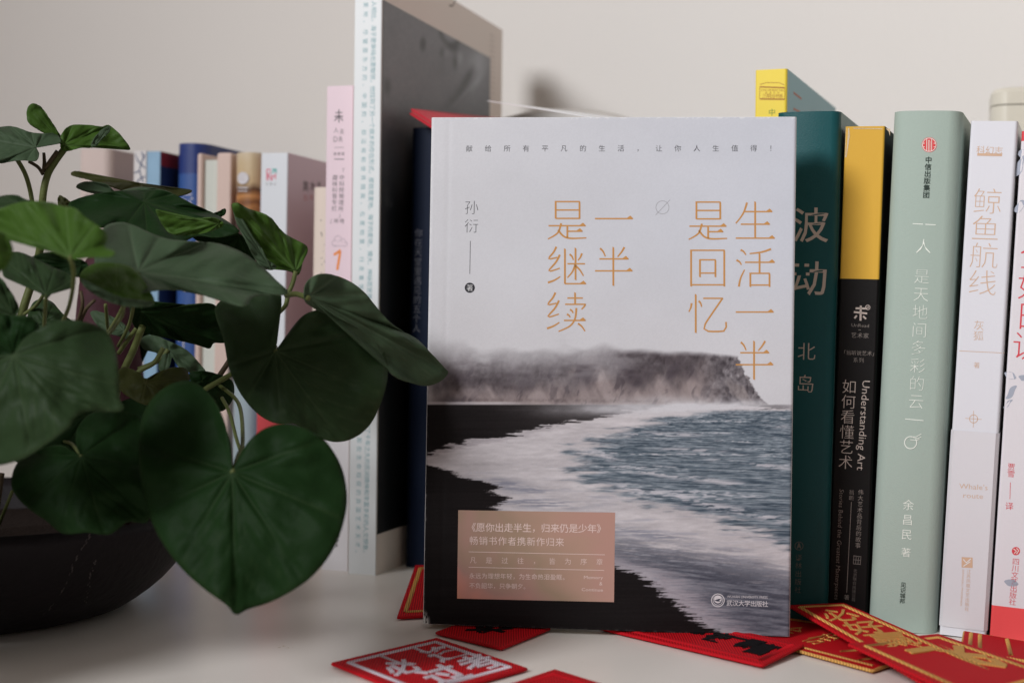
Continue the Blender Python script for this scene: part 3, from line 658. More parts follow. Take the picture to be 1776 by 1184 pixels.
H_ = Book('paperback_book', 'cream paperback with brushed handwriting tucked behind the pale pink spine', (531, 974), (541, 325), 564, 17.5, .13)
H_.shell(mat('cream_card', S(230, 214, 202), .5, .3, .06, 900), mat('cream_board', S(206, 188, 180), .5, .3), paper, rc=.003, bulge=.001)
p = Print(H_); br2 = ink('brush_grey', S(120, 108, 104))
for ln in (((557, 402), (559, 410)), ((565, 400), (567, 406)), ((562, 425), (569, 424), (567, 432)), ((560, 436), (570, 437)), ((557, 448), (566, 446), (563, 455)), ((566, 455), (557, 475)), ((558, 458), (569, 474)), ((556, 382), (566, 383))): p.line(ln, 1.6)
p.build('brush_lettering', br2)

G_ = Book('paperback_book', 'white spined paperback with mauve pink cover and small red and teal emblem', (441, 962), (453, 266), 487, 17.5, .14)
zg = Print(G_).hit(460, 684)[1]
G_.shell(band_mat('white_spine_red_foot', [(0, S(222, 84, 90)), (zg, S(226, 230, 236))], .42, .3), band_mat('mauve_cover', [(0, S(190, 182, 196)), (Print(G_, 'side').hit(500, 760)[1], S(168, 152, 180)), (Print(G_, 'side').hit(500, 690)[1], S(214, 188, 196))], .42, .3), paper, rc=.0006)
p = Print(G_); rp = ink('emblem_pink', S(226, 78, 112)); p.line([(463, 294), (463, 313)], 1.8).line([(463, 294), (469, 294), (469, 301), (463, 302)], 1.8).line([(464, 306), (470, 306)], 1.8).line([(466, 303), (466, 313)], 1.6).line([(470, 309), (470, 313)], 1.6).line([(472, 303), (472, 313)], 1.8).line([(472, 306), (478, 305)], 1.8).line([(478, 301), (478, 311)], 1.6); p.build('emblem_red_half', rp)
p = Print(G_); p.line([(472, 294), (479, 293.5), (479, 301)], 2.2).line([(472, 300), (478, 294)], 2.2); p.build('emblem_teal_half', ink('emblem_teal', S(70, 176, 170)))
p = Print(G_); p.chars('出版社', (463, 319), (477, 319), 4.5).chars('作品', (465, 704), (472, 704), 7); p.build('publisher_lettering', gy)
p = Print(G_, 'side'); p.chars('黄木', (530, 323), (542, 323.5), 20, .002, wx=1.3).chars('著', (553, 320), (553, 320), 9, 0, wx=1.6); p.build('cover_lettering', ink('print_brown', S(74, 60, 62)))
p = Print(G_, 'side'); p.chars('回声', (530, 343), (540, 343), 11, 0, wx=1.5); p.build('cover_note', ink('faded_red', S(206, 130, 132)))

F_ = Book('hardcover_book', 'round backed hardback with gold and brown banded spine and white disc', (392, 957), (402, 265), 440, 17.5, .13)
def banded():
    M = mat('gold_brown_print', (1, 1, 1), .3, .45, .06, 700, coat=.3)
    nt = M.node_tree; b_ = nt.nodes['Principled BSDF']; tc = nt.nodes.new('ShaderNodeTexCoord'); sx = nt.nodes.new('ShaderNodeSeparateXYZ'); nt.links.new(tc.outputs['Object'], sx.inputs[0])
    n = nt.nodes.new('ShaderNodeTexNoise'); n.inputs['Scale'].default_value = 55; nt.links.new(tc.outputs['Object'], n.inputs['Vector'])
    a = nt.nodes.new('ShaderNodeMath'); a.operation = 'MULTIPLY_ADD'; a.inputs[1].default_value = .018; nt.links.new(n.outputs['Fac'], a.inputs[0]); nt.links.new(sx.outputs['Z'], a.inputs[2])
    mr = nt.nodes.new('ShaderNodeMapRange'); mr.inputs['From Min'].default_value = .10; mr.inputs['From Max'].default_value = .25; nt.links.new(a.outputs[0], mr.inputs['Value'])
    cr = nt.nodes.new('ShaderNodeValToRGB'); nt.links.new(mr.outputs[0], cr.inputs[0]); els = cr.color_ramp.elements
    H = F_.h
    def pos(zf): return (H*zf+.009-.10)/.15
    els[0].position = 0; els[0].color = S(166, 182, 190)+(1,); els[1].position = pos(.995); els[1].color = S(214, 196, 168)+(1,)
    for zf, cc in ((.47, (166, 182, 190)), (.56, (90, 74, 70)), (.80, (64, 44, 40)), (.835, (62, 46, 42)), (.86, (176, 120, 70)), (.875, (120, 74, 44)), (.895, (200, 140, 84)), (.915, (92, 58, 40)), (.93, (206, 178, 138)), (.97, (208, 186, 150))):
        p_ = pos(zf)
        if 0 < p_ < 1: e_ = els.new(p_); e_.color = S(*cc)+(1,)
    nt.links.new(cr.outputs[0], b_.inputs['Base Color']); return M
bm_ = banded(); F_.shell(bm_, bm_, paper, bulge=.0025, rc=.005, th=.002, inset=.003)
p = Print(F_, eps=.0006); p.disc((422, 309), 10.5).line([(412, 325.5), (431, 326)], 2).line([(413, 331), (430, 331.5)], 1.6); p.build('white_disc_emblem', ink('mark_white', S(214, 210, 214)))

# the one that stands fore-edge out
E_ = Book('hardcover_book', 'hardback with pale pink boards turned so its page edges face out', (332, 950), (342, 266), 391, 17.5, .14)
pk_ = mat('pink_board', S(222, 198, 188), .6, .25, .15, 900)
for x0, x1 in ((0, .0030), (E_.t-.0088, E_.t)):
    b = MB(); b.box(x0, x1, 0, E_.D, 0, E_.h); o_ = b.build('cover_board', E_.root, [pk_])
    mod = o_.modifiers.new('bevel', 'BEVEL'); mod.width = .0012; mod.segments = 3
def pages():
    M = mat('page_edges', S(222, 226, 218), .8, .1)
    nt = M.node_tree; b_ = nt.nodes['Principled BSDF']; tc = nt.nodes.new('ShaderNodeTexCoord'); mp = nt.nodes.new('ShaderNodeMapping'); mp.inputs['Scale'].default_value = (1500, 1, 12)
    nt.links.new(tc.outputs['Object'], mp.inputs[0]); n = nt.nodes.new('ShaderNodeTexNoise'); n.inputs['Scale'].default_value = 1; n.inputs['Detail'].default_value = 3; nt.links.new(mp.outputs[0], n.inputs['Vector'])
    cr = nt.nodes.new('ShaderNodeValToRGB'); nt.links.new(n.outputs['Fac'], cr.inputs[0]); cr.color_ramp.elements[0].color = S(196, 206, 200)+(1,); cr.color_ramp.elements[1].color = S(234, 232, 222)+(1,)
    nt.links.new(cr.outputs[0], b_.inputs['Base Color']); bp = nt.nodes.new('ShaderNodeBump'); bp.inputs['Strength'].default_value = .5; bp.inputs['Distance'].default_value = .0005
    nt.links.new(n.outputs['Fac'], bp.inputs['Height']); nt.links.new(bp.outputs[0], b_.inputs['Normal']); return M
b = MB(); b.box(.0031, E_.t-.0089, .0030, E_.D-.004, .0030, E_.h-.0035); b.build('page_block', E_.root, [pages()])
b = MB(); b.box(0.0031, E_.t-.0089, E_.D-.0035, E_.D, 0, E_.h); b.build('spine_board', E_.root, [pk_])

D_ = Book('hardcover_book', 'dark blue cloth hardback with white lettering standing taller than its neighbours', (289, 945), (300, 249), 341, 17.5, .175)
zd = Print(D_).hit(320, 301)[1]
D_.shell(band_mat('blue_two_tone_cloth', [(0, S(58, 92, 156)), (zd, S(44, 62, 124))], .38, .4, .2, 1400), mat('navy_board', S(46, 62, 112), .45, .3, .15, 1200), paper, bulge=.003, rc=.006, th=.0025, inset=.003)
p = Print(D_, eps=.0003); p.chars('云上的十八个合唱', (325, 346), (317, 690), 26, .004); p.build('spine_lettering', ink('mark_white', S(214, 210, 214)))

C_ = Book('paperback_book', 'slim light blue spined paperback with red and navy cover', (243, 945), (254, 263), 267, 17.5, .13)
C_.shell(mat('light_blue_card', S(150, 186, 214), .4, .35, .1, 700, vary=.12, vscale=120), band_mat('red_navy_cover', [(0, S(40, 58, 96)), (Print(C_, 'side').hit(288, 292)[1], S(150, 44, 48))], .4, .3), paper, rc=.0006)
B2 = Book('paperback_book', 'thin white paperback with blue branching line pattern', (221, 944), (232, 262), 243, 17.5, .13)
B2.shell(mat('patterned_white_card', S(226, 222, 222), .45, .3), white_card, paper, rc=.0006)
p = Print(B2)
for ln in (((233, 266), (240, 280), (252, 292)), ((252, 268), (246, 280), (242, 296), (248, 316)), ((233, 300), (242, 297)), ((236, 318), (243, 310), (252, 306)), ((246, 264), (250, 276)), ((234, 330), (242, 340), (250, 336)), ((238, 345), (242, 370), (236, 400))): p.line(ln, 2.4)
p.build('branch_pattern', ink('branch_blue', S(86, 98, 128)))
A_ = Book('hardcover_book', 'pinkish beige hardback at the left end of the row', (124, 936), (134, 259), 179, 17.5, .13)
A_.shell(mat('beige_pink_cloth', S(222, 204, 198), .6, .25, .25, 1200), mat('grey_pink_board', S(186, 168, 166), .6, .25, .2, 1200), paper, rc=.004, bulge=.001, th=.002, inset=.003)
p = Print(A_); p.chars('书', (152, 346), (152, 346), 22, 0); p.build('spine_lettering', gy)

K_ = Book('hardcover_book', 'shadowed navy blue book with dim grey title beside the tallest white book', (701, 983), (713, 222), 752, 17.5, .135)
K_.shell(mat('navy_card', S(15, 27, 50), .5, .15, .08, 900), mat('navy_card_side', S(13, 22, 40), .5, .15), paper, rc=.002, bulge=.001, th=.001)
p = Print(K_); p.chars('你在天堂里遇见的五个人', (726, 404), (722, 569), 15.8, -.008); p.build('spine_lettering', ink('dim_blue_grey', S(128, 130, 140)))

# ------------------------------------------------------------------ things lying on and behind the books
def slab(name, label, cat, quad, th, m, edge=None):
    """thin board through four points: a thing with its two leaves and a page layer between"""
    q = [Vector(p_) for p_ in quad]; n = (q[1]-q[0]).cross(q[3]-q[0]).normalized()
    if n.z < 0: n = -n
    root = thing(name, label, cat); 
    def layer(nm, a, b_, inset, mm):
        c_ = sum(q, Vector())/4; qq = [p_+(c_-p_)*inset for p_ in q]
        vs_ = [p_-n*a for p_ in qq]+[p_-n*b_ for p_ in qq]
        o_ = mesh(nm, vs_, [(0, 1, 2, 3), (7, 6, 5, 4)]+[(i, 4+i, 4+(i+1) % 4, (i+1) % 4) for i in range(4)], root, [mm])
        mod = o_.modifiers.new('bevel', 'BEVEL'); mod.width = th*.12; mod.segments = 2; return o_
    layer('front_board', 0, th*.34, 0, m); layer('page_block', th*.36, th*.64, .015, edge or paper); layer('back_board', th*.66, th, 0, m)
    return root
slab('red_notebook', 'thin red notebook lying tilted on top of the navy book', 'notebook', [P(713, 188, .762), P(800, 243, .712), P(965, 236, .80), P(868, 205, .86)], .0032, mat('red_cover', S(206, 52, 66), .45, .35, .08, 800), mat('red_pages', S(190, 90, 90), .7, .1))
# round pale plate leaning on the wall
def plate():
    d = .885; c0 = P(965, 560, d); top = P(965, 187, d); r = (top.z)/2
    ctr = Vector((c0.x, c0.y, r+.0005))
    M = Matrix((wu, wv, Vector((0, 0, 1)))).transposed().to_4x4() @ Matrix.Rotation(math.radians(-6), 4, 'X'); M.translation = ctr
    root = thing('round_plate', 'pale grey round plate on edge behind the pale grey novel', 'plate', M)
    prof_ = [(0, .004), (r*.55, .004), (r*.66, .001), (r*.92, -.006), (r*.985, -.008), (r, -.0065), (r*.985, -.004), (r*.7, .005), (r*.55, .008), (0, .008)]
    n = 72; vs_ = []; fs_ = []
    for i, (rr, y_) in enumerate(prof_):
        for k in range(n): a = 2*math.pi*k/n; vs_.append((max(rr, 1e-5)*math.cos(a), y_, max(rr, 1e-5)*math.sin(a)))
    for i in range(len(prof_)-1):
        for k in range(n): fs_.append((i*n+k, i*n+(k+1) % n, (i+1)*n+(k+1) % n, (i+1)*n+k))
    mesh('plate_body', vs_, fs_, root, [mat('plate_glaze', S(206, 200, 194), .35, .4, .03, 300)], True)
plate()
q = [P(845, 174.5, .80), P(1045, 206, .652), P(1140, 213, .70), P(930, 186.5, .86)]
n_ = (q[1]-q[0]).cross(q[3]-q[0]).normalized(); n_ = n_ if n_.z > 0 else -n_
cd = mesh('white_card', [p_ for p_ in q]+[p_-n_*.0004 for p_ in q], [(0, 1, 2, 3), (7, 6, 5, 4)]+[(i, 4+i, 4+(i+1) % 4, (i+1) % 4) for i in range(4)], None, [white_card])
cd['label'] = 'thin white card seen edge-on sloping above the pale grey novel'; cd['category'] = 'card'
# cream lidded case at the right end
def case():
    c0 = P(1720, 160, .80); M = Matrix((wu, wv, Vector((0, 0, 1)))).transposed().to_4x4(); M.translation = (c0.x, c0.y, 0)
    root = thing('lidded_case', 'cream plastic case with a lid seam behind the white books at right', 'case', M)
    zt = P(1720, 150, .80).z; zs = P(1720, 182, .80).z
    cm = mat('cream_plastic', S(214, 208, 194), .3, .4, .02, 200)
    for nm, z0, z1 in (('case_body', .0005, zs-.0003), ('case_lid', zs+.0003, zt)):
        b_ = MB(); n = 10; rr = .009; prof_ = []
        for cx, cy, a0 in ((.12-rr, .04-rr, 0), (rr, .04-rr, 90), (rr, rr, 180), (.12-rr, rr, 270)):
            for k in range(n+1): a = math.radians(a0+90*k/n); prof_.append((cx+rr*math.cos(a), cy+rr*math.sin(a)))
        m_ = len(prof_); hs = [(z0, 0), (z1-.003, 0), (z1-.001, .0012), (z1, .0035)] if nm == 'case_lid' else [(z0, 0), (z1, 0)]
        for z, ins in hs:
            b_.v += [(x+(.06-x)/.06*ins, y+(.02-y)/.02*ins, z) for x, y in prof_]
        for i in range(len(hs)-1): b_.f += [(i*m_+k, i*m_+(k+1) % m_, (i+1)*m_+(k+1) % m_, (i+1)*m_+k) for k in range(m_)]
        b_.f.append(tuple(range(m_))[::-1]); b_.f.append(tuple((len(hs)-1)*m_+k for k in range(m_)))
        b_.build(nm, root, [cm])
case()

# ------------------------------------------------------------------ embroidered red patches
PATCH = 'red embroidered patches strewn on the table'
def twill(name, col, sc=2600, st=.5):
    M = mat(name, col, .7, .12, 0)
    nt = M.node_tree; b_ = nt.nodes['Principled BSDF']; tc = nt.nodes.new('ShaderNodeTexCoord')
    w = nt.nodes.new('ShaderNodeTexWave'); w.inputs['Scale'].default_value = sc/6.283*.8; w.inputs['Distortion'].default_value = .6; w.inputs['Detail'].default_value = 1; w.bands_direction = 'X'
    nt.links.new(tc.outputs['Object'], w.inputs['Vector'])
    bp = nt.nodes.new('ShaderNodeBump'); bp.inputs['Strength'].default_value = st; bp.inputs['Distance'].default_value = .0003
    nt.links.new(w.outputs['Fac'], bp.inputs['Height']); nt.links.new(bp.outputs[0], b_.inputs['Normal'])
    mx = nt.nodes.new('ShaderNodeMix'); mx.data_type = 'RGBA'; mx.inputs['A'].default_value = tuple(c_*.5 for c_ in col)+(1,); mx.inputs['B'].default_value = tuple(min(.9, c_*1.28) for c_ in col)+(1,)
    nt.links.new(w.outputs['Fac'], mx.inputs['Factor']); nt.links.new(mx.outputs['Result'], b_.inputs['Base Color']); return M
RED = S(198, 18, 30)
red_t = twill('red_twill', RED, 2500); red_e = twill('red_thread', S(198, 22, 34), 4600, .25); gold_e = twill('gold_thread', S(212, 160, 88), 2900); white_e = twill('white_thread', S(222, 208, 220), 2900); black_e = twill('black_thread', S(18, 14, 16), 2900)
class Patch:
    def __init__(s, label, corners, th=.0013, edge=None, lab2=None):
        """corners: reading top-left, top-right, bottom-right, bottom-left of the upper surface's footprint"""
        s.q = [Vector(c_) for c_ in corners]; s.th = th; o = s.q[3]
        s.nrm = (s.q[1]-s.q[0]).cross(s.q[3]-s.q[0]).normalized()
        if s.nrm.z < 0: s.nrm = -s.nrm
        s.root = thing('embroidered_patch', label, 'patch', Matrix.Translation(o), PATCH); s.o = o
        b_ = MB(); n = 12; vs_ = []; N = 13
        for lay in (th, 0):
            for i in range(N):
                for k in range(N): vs_.append(s.at(k/(N-1), i/(N-1), lay))
        f_ = []
        for i in range(N-1):
            for k in range(N-1):
                a = i*N+k; f_.append((a, a+1, a+N+1, a+N)); a += N*N; f_.append((a+N, a+N+1, a+1, a))
        ring_ = [k for k in range(N)]+[i*N+N-1 for i in range(1, N)]+[(N-1)*N+k for k in range(N-2, -1, -1)]+[i*N for i in range(N-2, 0, -1)]
        for j in range(len(ring_)):
            a, c_ = ring_[j], ring_[(j+1) % len(ring_)]; f_.append((a, a+N*N, c_+N*N, c_))
        mesh('twill_base', vs_, f_, s.root, [red_t])
        # merrowed edge: a wound thread rope
        pts = []
        cs = [(0, 0), (1, 0), (1, 1), (0, 1)]; m_ = 30
        for j in range(4):
            (a, c_), (d_, e_) = cs[j], cs[(j+1) % 4]
            for k in range(m_): t = k/m_; pts.append(s.at(a+(d_-a)*t, c_+(e_-c_)*t, th*.5))
        pts.append(pts[0]); rr = [th*.52*(1+.05*math.sin(i*2.1)) for i in range(len(pts))]
        b2 = MB(); b2.tube(pts, rr, 8, False); b2.build('stitched_edge', s.root, [edge or red_e], True)
    def at(s, u, v_, lift=0):
        a = s.q[0].lerp(s.q[1], u); b_ = s.q[3].lerp(s.q[2], u)
        return a.lerp(b_, v_)+s.nrm*lift-s.o
    def strips(s, name, lines, w, m, h_=.0004):
        """raised satin-stitch bars; lines in the patch's own 0..1 coordinates, w metres wide"""
        b_ = MB()
        for ln in lines:
            P_ = [s.at(u, v_, s.th+h_*.2) for u, v_ in ln]; P_ = [Vector(p_) for p_ in crom([tuple(p_) for p_ in P_], max(2, 6*len(P_)))] if len(P_) > 2 else P_
            n = len(P_); base = len(b_.v)
            for i in range(n):
                t = (P_[min(i+1, n-1)]-P_[max(i-1, 0)]).normalized(); sd = t.cross(s.nrm).normalized()
                for k, hh in ((-1, -h_*.2), (-.75, h_*.6), (-.3, h_), (.3, h_), (.75, h_*.6), (1, -h_*.2)): b_.v.append(tuple(P_[i]+sd*k*w/2+s.nrm*hh))
            for i in range(n-1):
                for k in range(5): b_.f.append((base+i*6+k, base+i*6+k+1, base+(i+1)*6+k+1, base+(i+1)*6+k))
            b_.f.append(tuple(base+k for k in range(6))); b_.f.append(tuple(base+(n-1)*6+k for k in range(6))[::-1])
        return b_.build(name, s.root, [m], True)
    def frame(s, ins, w, m, name='frame_stitching', iv=None):
        iv = iv if iv is not None else ins
        return s.strips(name, [((ins, iv), (1-ins, iv)), ((1-ins, iv), (1-ins, 1-iv)), ((1-ins, 1-iv), (ins, 1-iv)), ((ins, 1-iv), (ins, iv))], w, m)
    def chars(s, name, items, m, off=.03, h_=.00035):
        """embroidered characters: (char, u, v, size in u, size in v)"""
        b_ = MB()
        for ch_, u, v_, su, sv in items:
            g_, f_ = glyph(ch_, off, .12)
            uv = [(u+(x-.5)*su, v_-(y-.38)*sv) for x, y in g_]; n = len(uv)
            top = [s.at(a, c_, s.th+h_) for a, c_ in uv]; bot = [s.at(a, c_, s.th-.0001) for a, c_ in uv]
            ec = {}
            for f in f_:
                for i in range(len(f)):
                    e_ = (f[i], f[(i+1) % len(f)]); ec[e_] = ec.get(e_, 0)+1
            fs_ = list(f_)
            for (a, c_) in ec:
                if (c_, a) not in ec: fs_.append((a, n+a, n+c_, c_))
            b_.add(top+bot, fs_)
        return b_.build(name, s.root, [m])
def para(a, b_, c_): return a+c_-b_        # fourth corner
zt0 = .0004
# white-stitched square in front
a, b1, c1 = T(577, 1154, zt0), T(757, 1111, zt0), T(912, 1163, zt0)
p = Patch('red square patch with white embroidery in front of the pale grey novel', [a, b1, c1, para(a, b1, c1)])
p.frame(.085, .0022, white_e)
p.strips('column_rules', [((.36, .09), (.36, .40)), ((.68, .09), (.68, .30))], .0014, white_e)
p.chars('embroidered_characters', [('逢', .75, .36, .30, .36), ('考', .80, .70, .32, .36), ('必', .30, .42, .30, .32), ('过', .42, .74, .34, .40)], white_e, .02)
# small one half under the book with black stitching
b1, c1, a = T(869, 1127, zt0), T(952, 1093, zt0), T(758, 1100, zt0)
p = Patch('small plain red patch with one black character half under the novel', [para(a, b1, c1), c1, b1, a])
p.chars('embroidered_characters', [('好', .45, .52, .42, .5)], black_e, .03)
# tip at the bottom edge
a, b1, c1 = T(835, 1208, zt0), T(962, 1166, zt0), T(1090, 1206, zt0)
p = Patch('red patch of which only one corner shows at the bottom edge', [a, b1, c1, para(a, b1, c1)])
p.frame(.11, .0022, red_e)
# gold-edged one under the pile
zt1 = .0006
p = Patch('gold edged red patch lying lowest in the pile right of the novel', [T(1345, 1073, zt1), T(1655, 1118, zt1), T(1512, 1166, zt1), T(1262, 1098, zt1)], edge=gold_e)
p.strips('frame_stitching', [((.04, .93), (.97, .93)), ((.04, .07), (.95, .07))], .0012, gold_e)
p.chars('embroidered_characters', [('金', .25, .55, .13, .5), ('榜', .48, .55, .13, .5)], gold_e, -.02, .0004)
p.strips('corner_bars', [((.70, .80), (.78, .60)), ((.86, .90), (.9, .75))], .0012, gold_e)
# long one with a row of black characters
zt2 = .0022
a, b1, c1 = T(1040, 1092, zt0), T(1322, 1157, .0008), T(1392, 1122, zt2)
p = Patch('long red patch with black characters sticking out from under the novel', [para(a, b1, c1), c1, b1, a])
p.frame(.035, .0024, red_e, iv=.11)
p.chars('embroidered_characters', [('一', .70, .30, .10, .36), ('夜', .60, .42, .13, .42), ('暴', .79, .42, .12, .44), ('富', .88, .50, .13, .50), ('想', .46, .30, .12, .4)], black_e, .03)
# leaning gold-framed one
p = Patch('gold framed red patch propped against the spines with three gold characters', [P(1371, 1054, .641), P(1463, 1050, .638), T(1762, 1182, .0042), T(1628, 1204, .0036)])
p.frame(.10, .0018, gold_e, iv=.035)
p.chars('embroidered_characters', [('必', .47, .17, .62, .17), ('好', .49, .34, .62, .17), ('赢', .52, .50, .66, .18)], gold_e, .0, .0004)
# right foreground
zt3 = .0062
p = Patch('large red patch with a wide gold character at the bottom right corner', [T(1473, 1121, .0060), T(1626, 1104, .0050), T(1850, 1180, .0045), T(1690, 1222, .0055)])
p.frame(.09, .0022, gold_e, iv=.075)
p.strips('inner_rule', [((.46, .08), (.60, .34))], .0012, gold_e)
p.chars('embroidered_characters', [('飞', .55, .46, .60, .55)], gold_e, .03, .0005)
p = Patch('red patch with gold bars at the foot of the white and red books', [T(1673, 1099, .002), T(1872, 1133, .002), T(1905, 1172, .002), T(1668, 1130, .002)], edge=gold_e)
p.strips('gold_bars', [((.06, .08), (.06, .9)), ((.14, .08), (.14, .9)), ((.38, .08), (.38, .9)), ((.5, .62), (.95, .62))], .0016, gold_e)
# behind the book's left corner
p = Patch('red patch with gold border leaning behind the lower left corner of the novel', [P(722, 984, .700), P(842, 984, .700), T(815, 1066, .0006), T(691, 1073, .0006)], edge=red_e)
p.frame(.075, .0019, gold_e, iv=.07)

b = MB()
for px, py, r_ in ((390, 1093, 1.3), (375, 1126, .8), (484, 1122, 2.2), (492, 1120, 2.6), (500, 1123, 2.0), (508, 1122, 1.2), (153, 1128, 1.0), (560, 1096, .7), (1010, 1148, .9), (688, 1100, .8), (1236, 1170, .8), (330, 1150, .7), (1120, 1128, .7)):
    c_ = T(px, py); r_ = r_*c_.y/F_PX; n = 6; rr = [r_*random.uniform(.6, 1.2) for _ in range(n)]; k0 = len(b.v)
    b.v += [(c_.x+1.6*rr[k]*math.cos(k*math.pi/3), c_.y+rr[k]*math.sin(k*math.pi/3), .0001) for k in range(n)]+[(c_.x, c_.y, r_*.5)]
    b.f += [(k0+k, k0+(k+1) % n, k0+n) for k in range(n)]
cr_ = b.build('table_crumbs', None, [mat('crumb', S(206, 196, 176), .7, .2)]); cr_['kind'] = 'stuff'; cr_['label'] = 'tiny pale crumbs scattered on the white table top'; cr_['category'] = 'crumbs'

# ------------------------------------------------------------------ sweet potato plant in a dark bowl
bc = Vector((-.245, .652, 0)); R_BOWL = .112
def bowl():
    M = Matrix.Translation(bc); root = thing('planter_bowl', 'low black bowl with faint white scratches at the left edge of the table', 'bowl', M)
    prof_ = [(0, .0015), (.055, .0015), (.072, .0004), (.080, .002), (.094, .012), (.104, .024), (.110, .036), (.1125, .0418), (.1128, .0432), (.1115, .0440), (.1095, .0432), (.107, .036), (.099, .022), (.085, .010), (.06, .006), (0, .006)]
    n = 120; vs_ = []; fs_ = []
    pr = crom(prof_, 44)
    for rr, z in pr:
        for k in range(n): a = 2*math.pi*k/n; vs_.append((max(rr, 1e-5)*math.cos(a), max(rr, 1e-5)*math.sin(a), z))
    for i in range(len(pr)-1): fs_ += [(i*n+k, i*n+(k+1) % n, (i+1)*n+(k+1) % n, (i+1)*n+k) for k in range(n)]
    mesh('bowl_body', vs_, fs_, root, [mat('black_clay', S(30, 26, 29), .6, .2, .4, 260, vary=.25, vscale=40)], True)
    b_ = MB(); soil = []; m_ = 40
    b_.v = [(0, 0, .030)]+[(.103*rr*math.cos(2*math.pi*k/m_), .103*rr*math.sin(2*math.pi*k/m_), .028+.004*random.random()) for rr in (.33, .66, 1) for k in range(m_)]
    b_.f = [(0, 1+k, 1+(k+1) % m_) for k in range(m_)]+[(1+i*m_+k, 1+(i+1)*m_+k, 1+(i+1)*m_+(k+1) % m_, 1+i*m_+(k+1) % m_) for i in range(2) for k in range(m_)]
    so = b_.build('soil', root, [mat('dark_soil', S(34, 26, 22), .95, .1, 1, 500, vary=.4, vscale=300)], True)
    # scratched brush line: pixel track cast onto the bowl's outer wall
    ro = pr; b2 = MB()
    def on_bowl(px, py):
        r_ = ray(px, py); best = None
        for t in np.linspace(.45, .80, 700):
            p_ = CAM+r_*t-bc; rad = math.hypot(p_.x, p_.y)
            if 0 <= p_.z <= .043 and rad <= np.interp(p_.z, [.0004, .002, .012, .024, .036, .0418], [.072, .080, .094, .104, .110, .1125])+.0003: return p_
        return None
    for track in (((157, 925), (148, 940), (140, 955), (128, 975), (115, 1010), (100, 1035), (82, 1058), (62, 1076)), ((165, 970), (158, 990), (152, 1020), (147, 1045))):
        tr = crom(track, 34)
        for i in range(len(tr)-1):
            if random.random() < .38: continue
            w = random.uniform(.3, 1.5); ox = random.uniform(-2.2, 2.2)
            q_ = [on_bowl(tr[i][0]-w+ox, tr[i][1]), on_bowl(tr[i][0]+w+ox, tr[i][1]-.5), on_bowl(tr[i+1][0]+w*.6+ox, tr[i+1][1]), on_bowl(tr[i+1][0]-w*.6+ox, tr[i+1][1])]
            if all(x is not None for x in q_): b2.add([x+Vector((x.x, x.y, 0)).normalized()*.0004 for x in q_], [(0, 1, 2, 3)])
    if b2.v:
        o_ = b2.build('scratched_line', root, [mat('chalky_scratch', S(98, 92, 92), .8, .1)])
bowl()
plant = thing('sweet_potato_plant', 'leafy sweet potato plant with heart shaped leaves growing in the black bowl', 'plant', Matrix.Translation(bc))
def leaf_mat(name, dark, light, rough=.53, spec=.10):
    M = mat(name, (1, 1, 1), rough, spec, .2, 500, trans=.10)
    nt = M.node_tree; b_ = nt.nodes['Principled BSDF']; at_ = nt.nodes.new('ShaderNodeAttribute'); at_.attribute_name = 'print'
    tc = nt.nodes.new('ShaderNodeTexCoord'); n = nt.nodes.new('ShaderNodeTexNoise'); n.inputs['Scale'].default_value = 70; n.inputs['Detail'].default_value = 5; nt.links.new(tc.outputs['Object'], n.inputs['Vector'])
    mx = nt.nodes.new('ShaderNodeMix'); mx.data_type = 'RGBA'; mx.inputs['A'].default_value = tuple(c_*.74 for c_ in dark)+(1,); mx.inputs['B'].default_value = tuple(c_*1.28 for c_ in dark)+(1,)
    nt.links.new(n.outputs['Fac'], mx.inputs['Factor'])
    m2 = nt.nodes.new('ShaderNodeMix'); m2.data_type = 'RGBA'; nt.links.new(at_.outputs['Fac'], m2.inputs['Factor']); nt.links.new(mx.outputs['Result'], m2.inputs['A']); m2.inputs['B'].default_value = tuple(light)+(1,)
    nt.links.new(m2.outputs['Result'], b_.inputs['Base Color'])
    for nd in nt.nodes:
        if nd.type == 'BSDF_TRANSLUCENT':
            hs = nt.nodes.new('ShaderNodeHueSaturation'); hs.inputs['Value'].default_value = 1.6; nt.links.new(m2.outputs['Result'], hs.inputs['Color']); nt.links.new(hs.outputs[0], nd.inputs['Color'])
    return M
LM = {'d': leaf_mat('leaf_dark', (.0095, .0285, .0075), (.020, .042, .014), .56, .07), 'm': leaf_mat('leaf_mid', (.024, .046, .018), (.046, .074, .033)), 'y': leaf_mat('leaf_young', (.044, .095, .014), (.080, .140, .04)),
      'o': leaf_mat('leaf_olive', (.040, .046, .012), (.07, .07, .025)), 'g': leaf_mat('leaf_grey_green', (.052, .084, .046), (.080, .118, .070))}
stem_m = mat('stem_green', S(92, 100, 56), .55, .25, .3, 600, vary=.3, vscale=60); stem_d = mat('stem_brown', S(78, 66, 48), .6, .25, .3, 600, vary=.35, vscale=60)
LEAFN = [0]
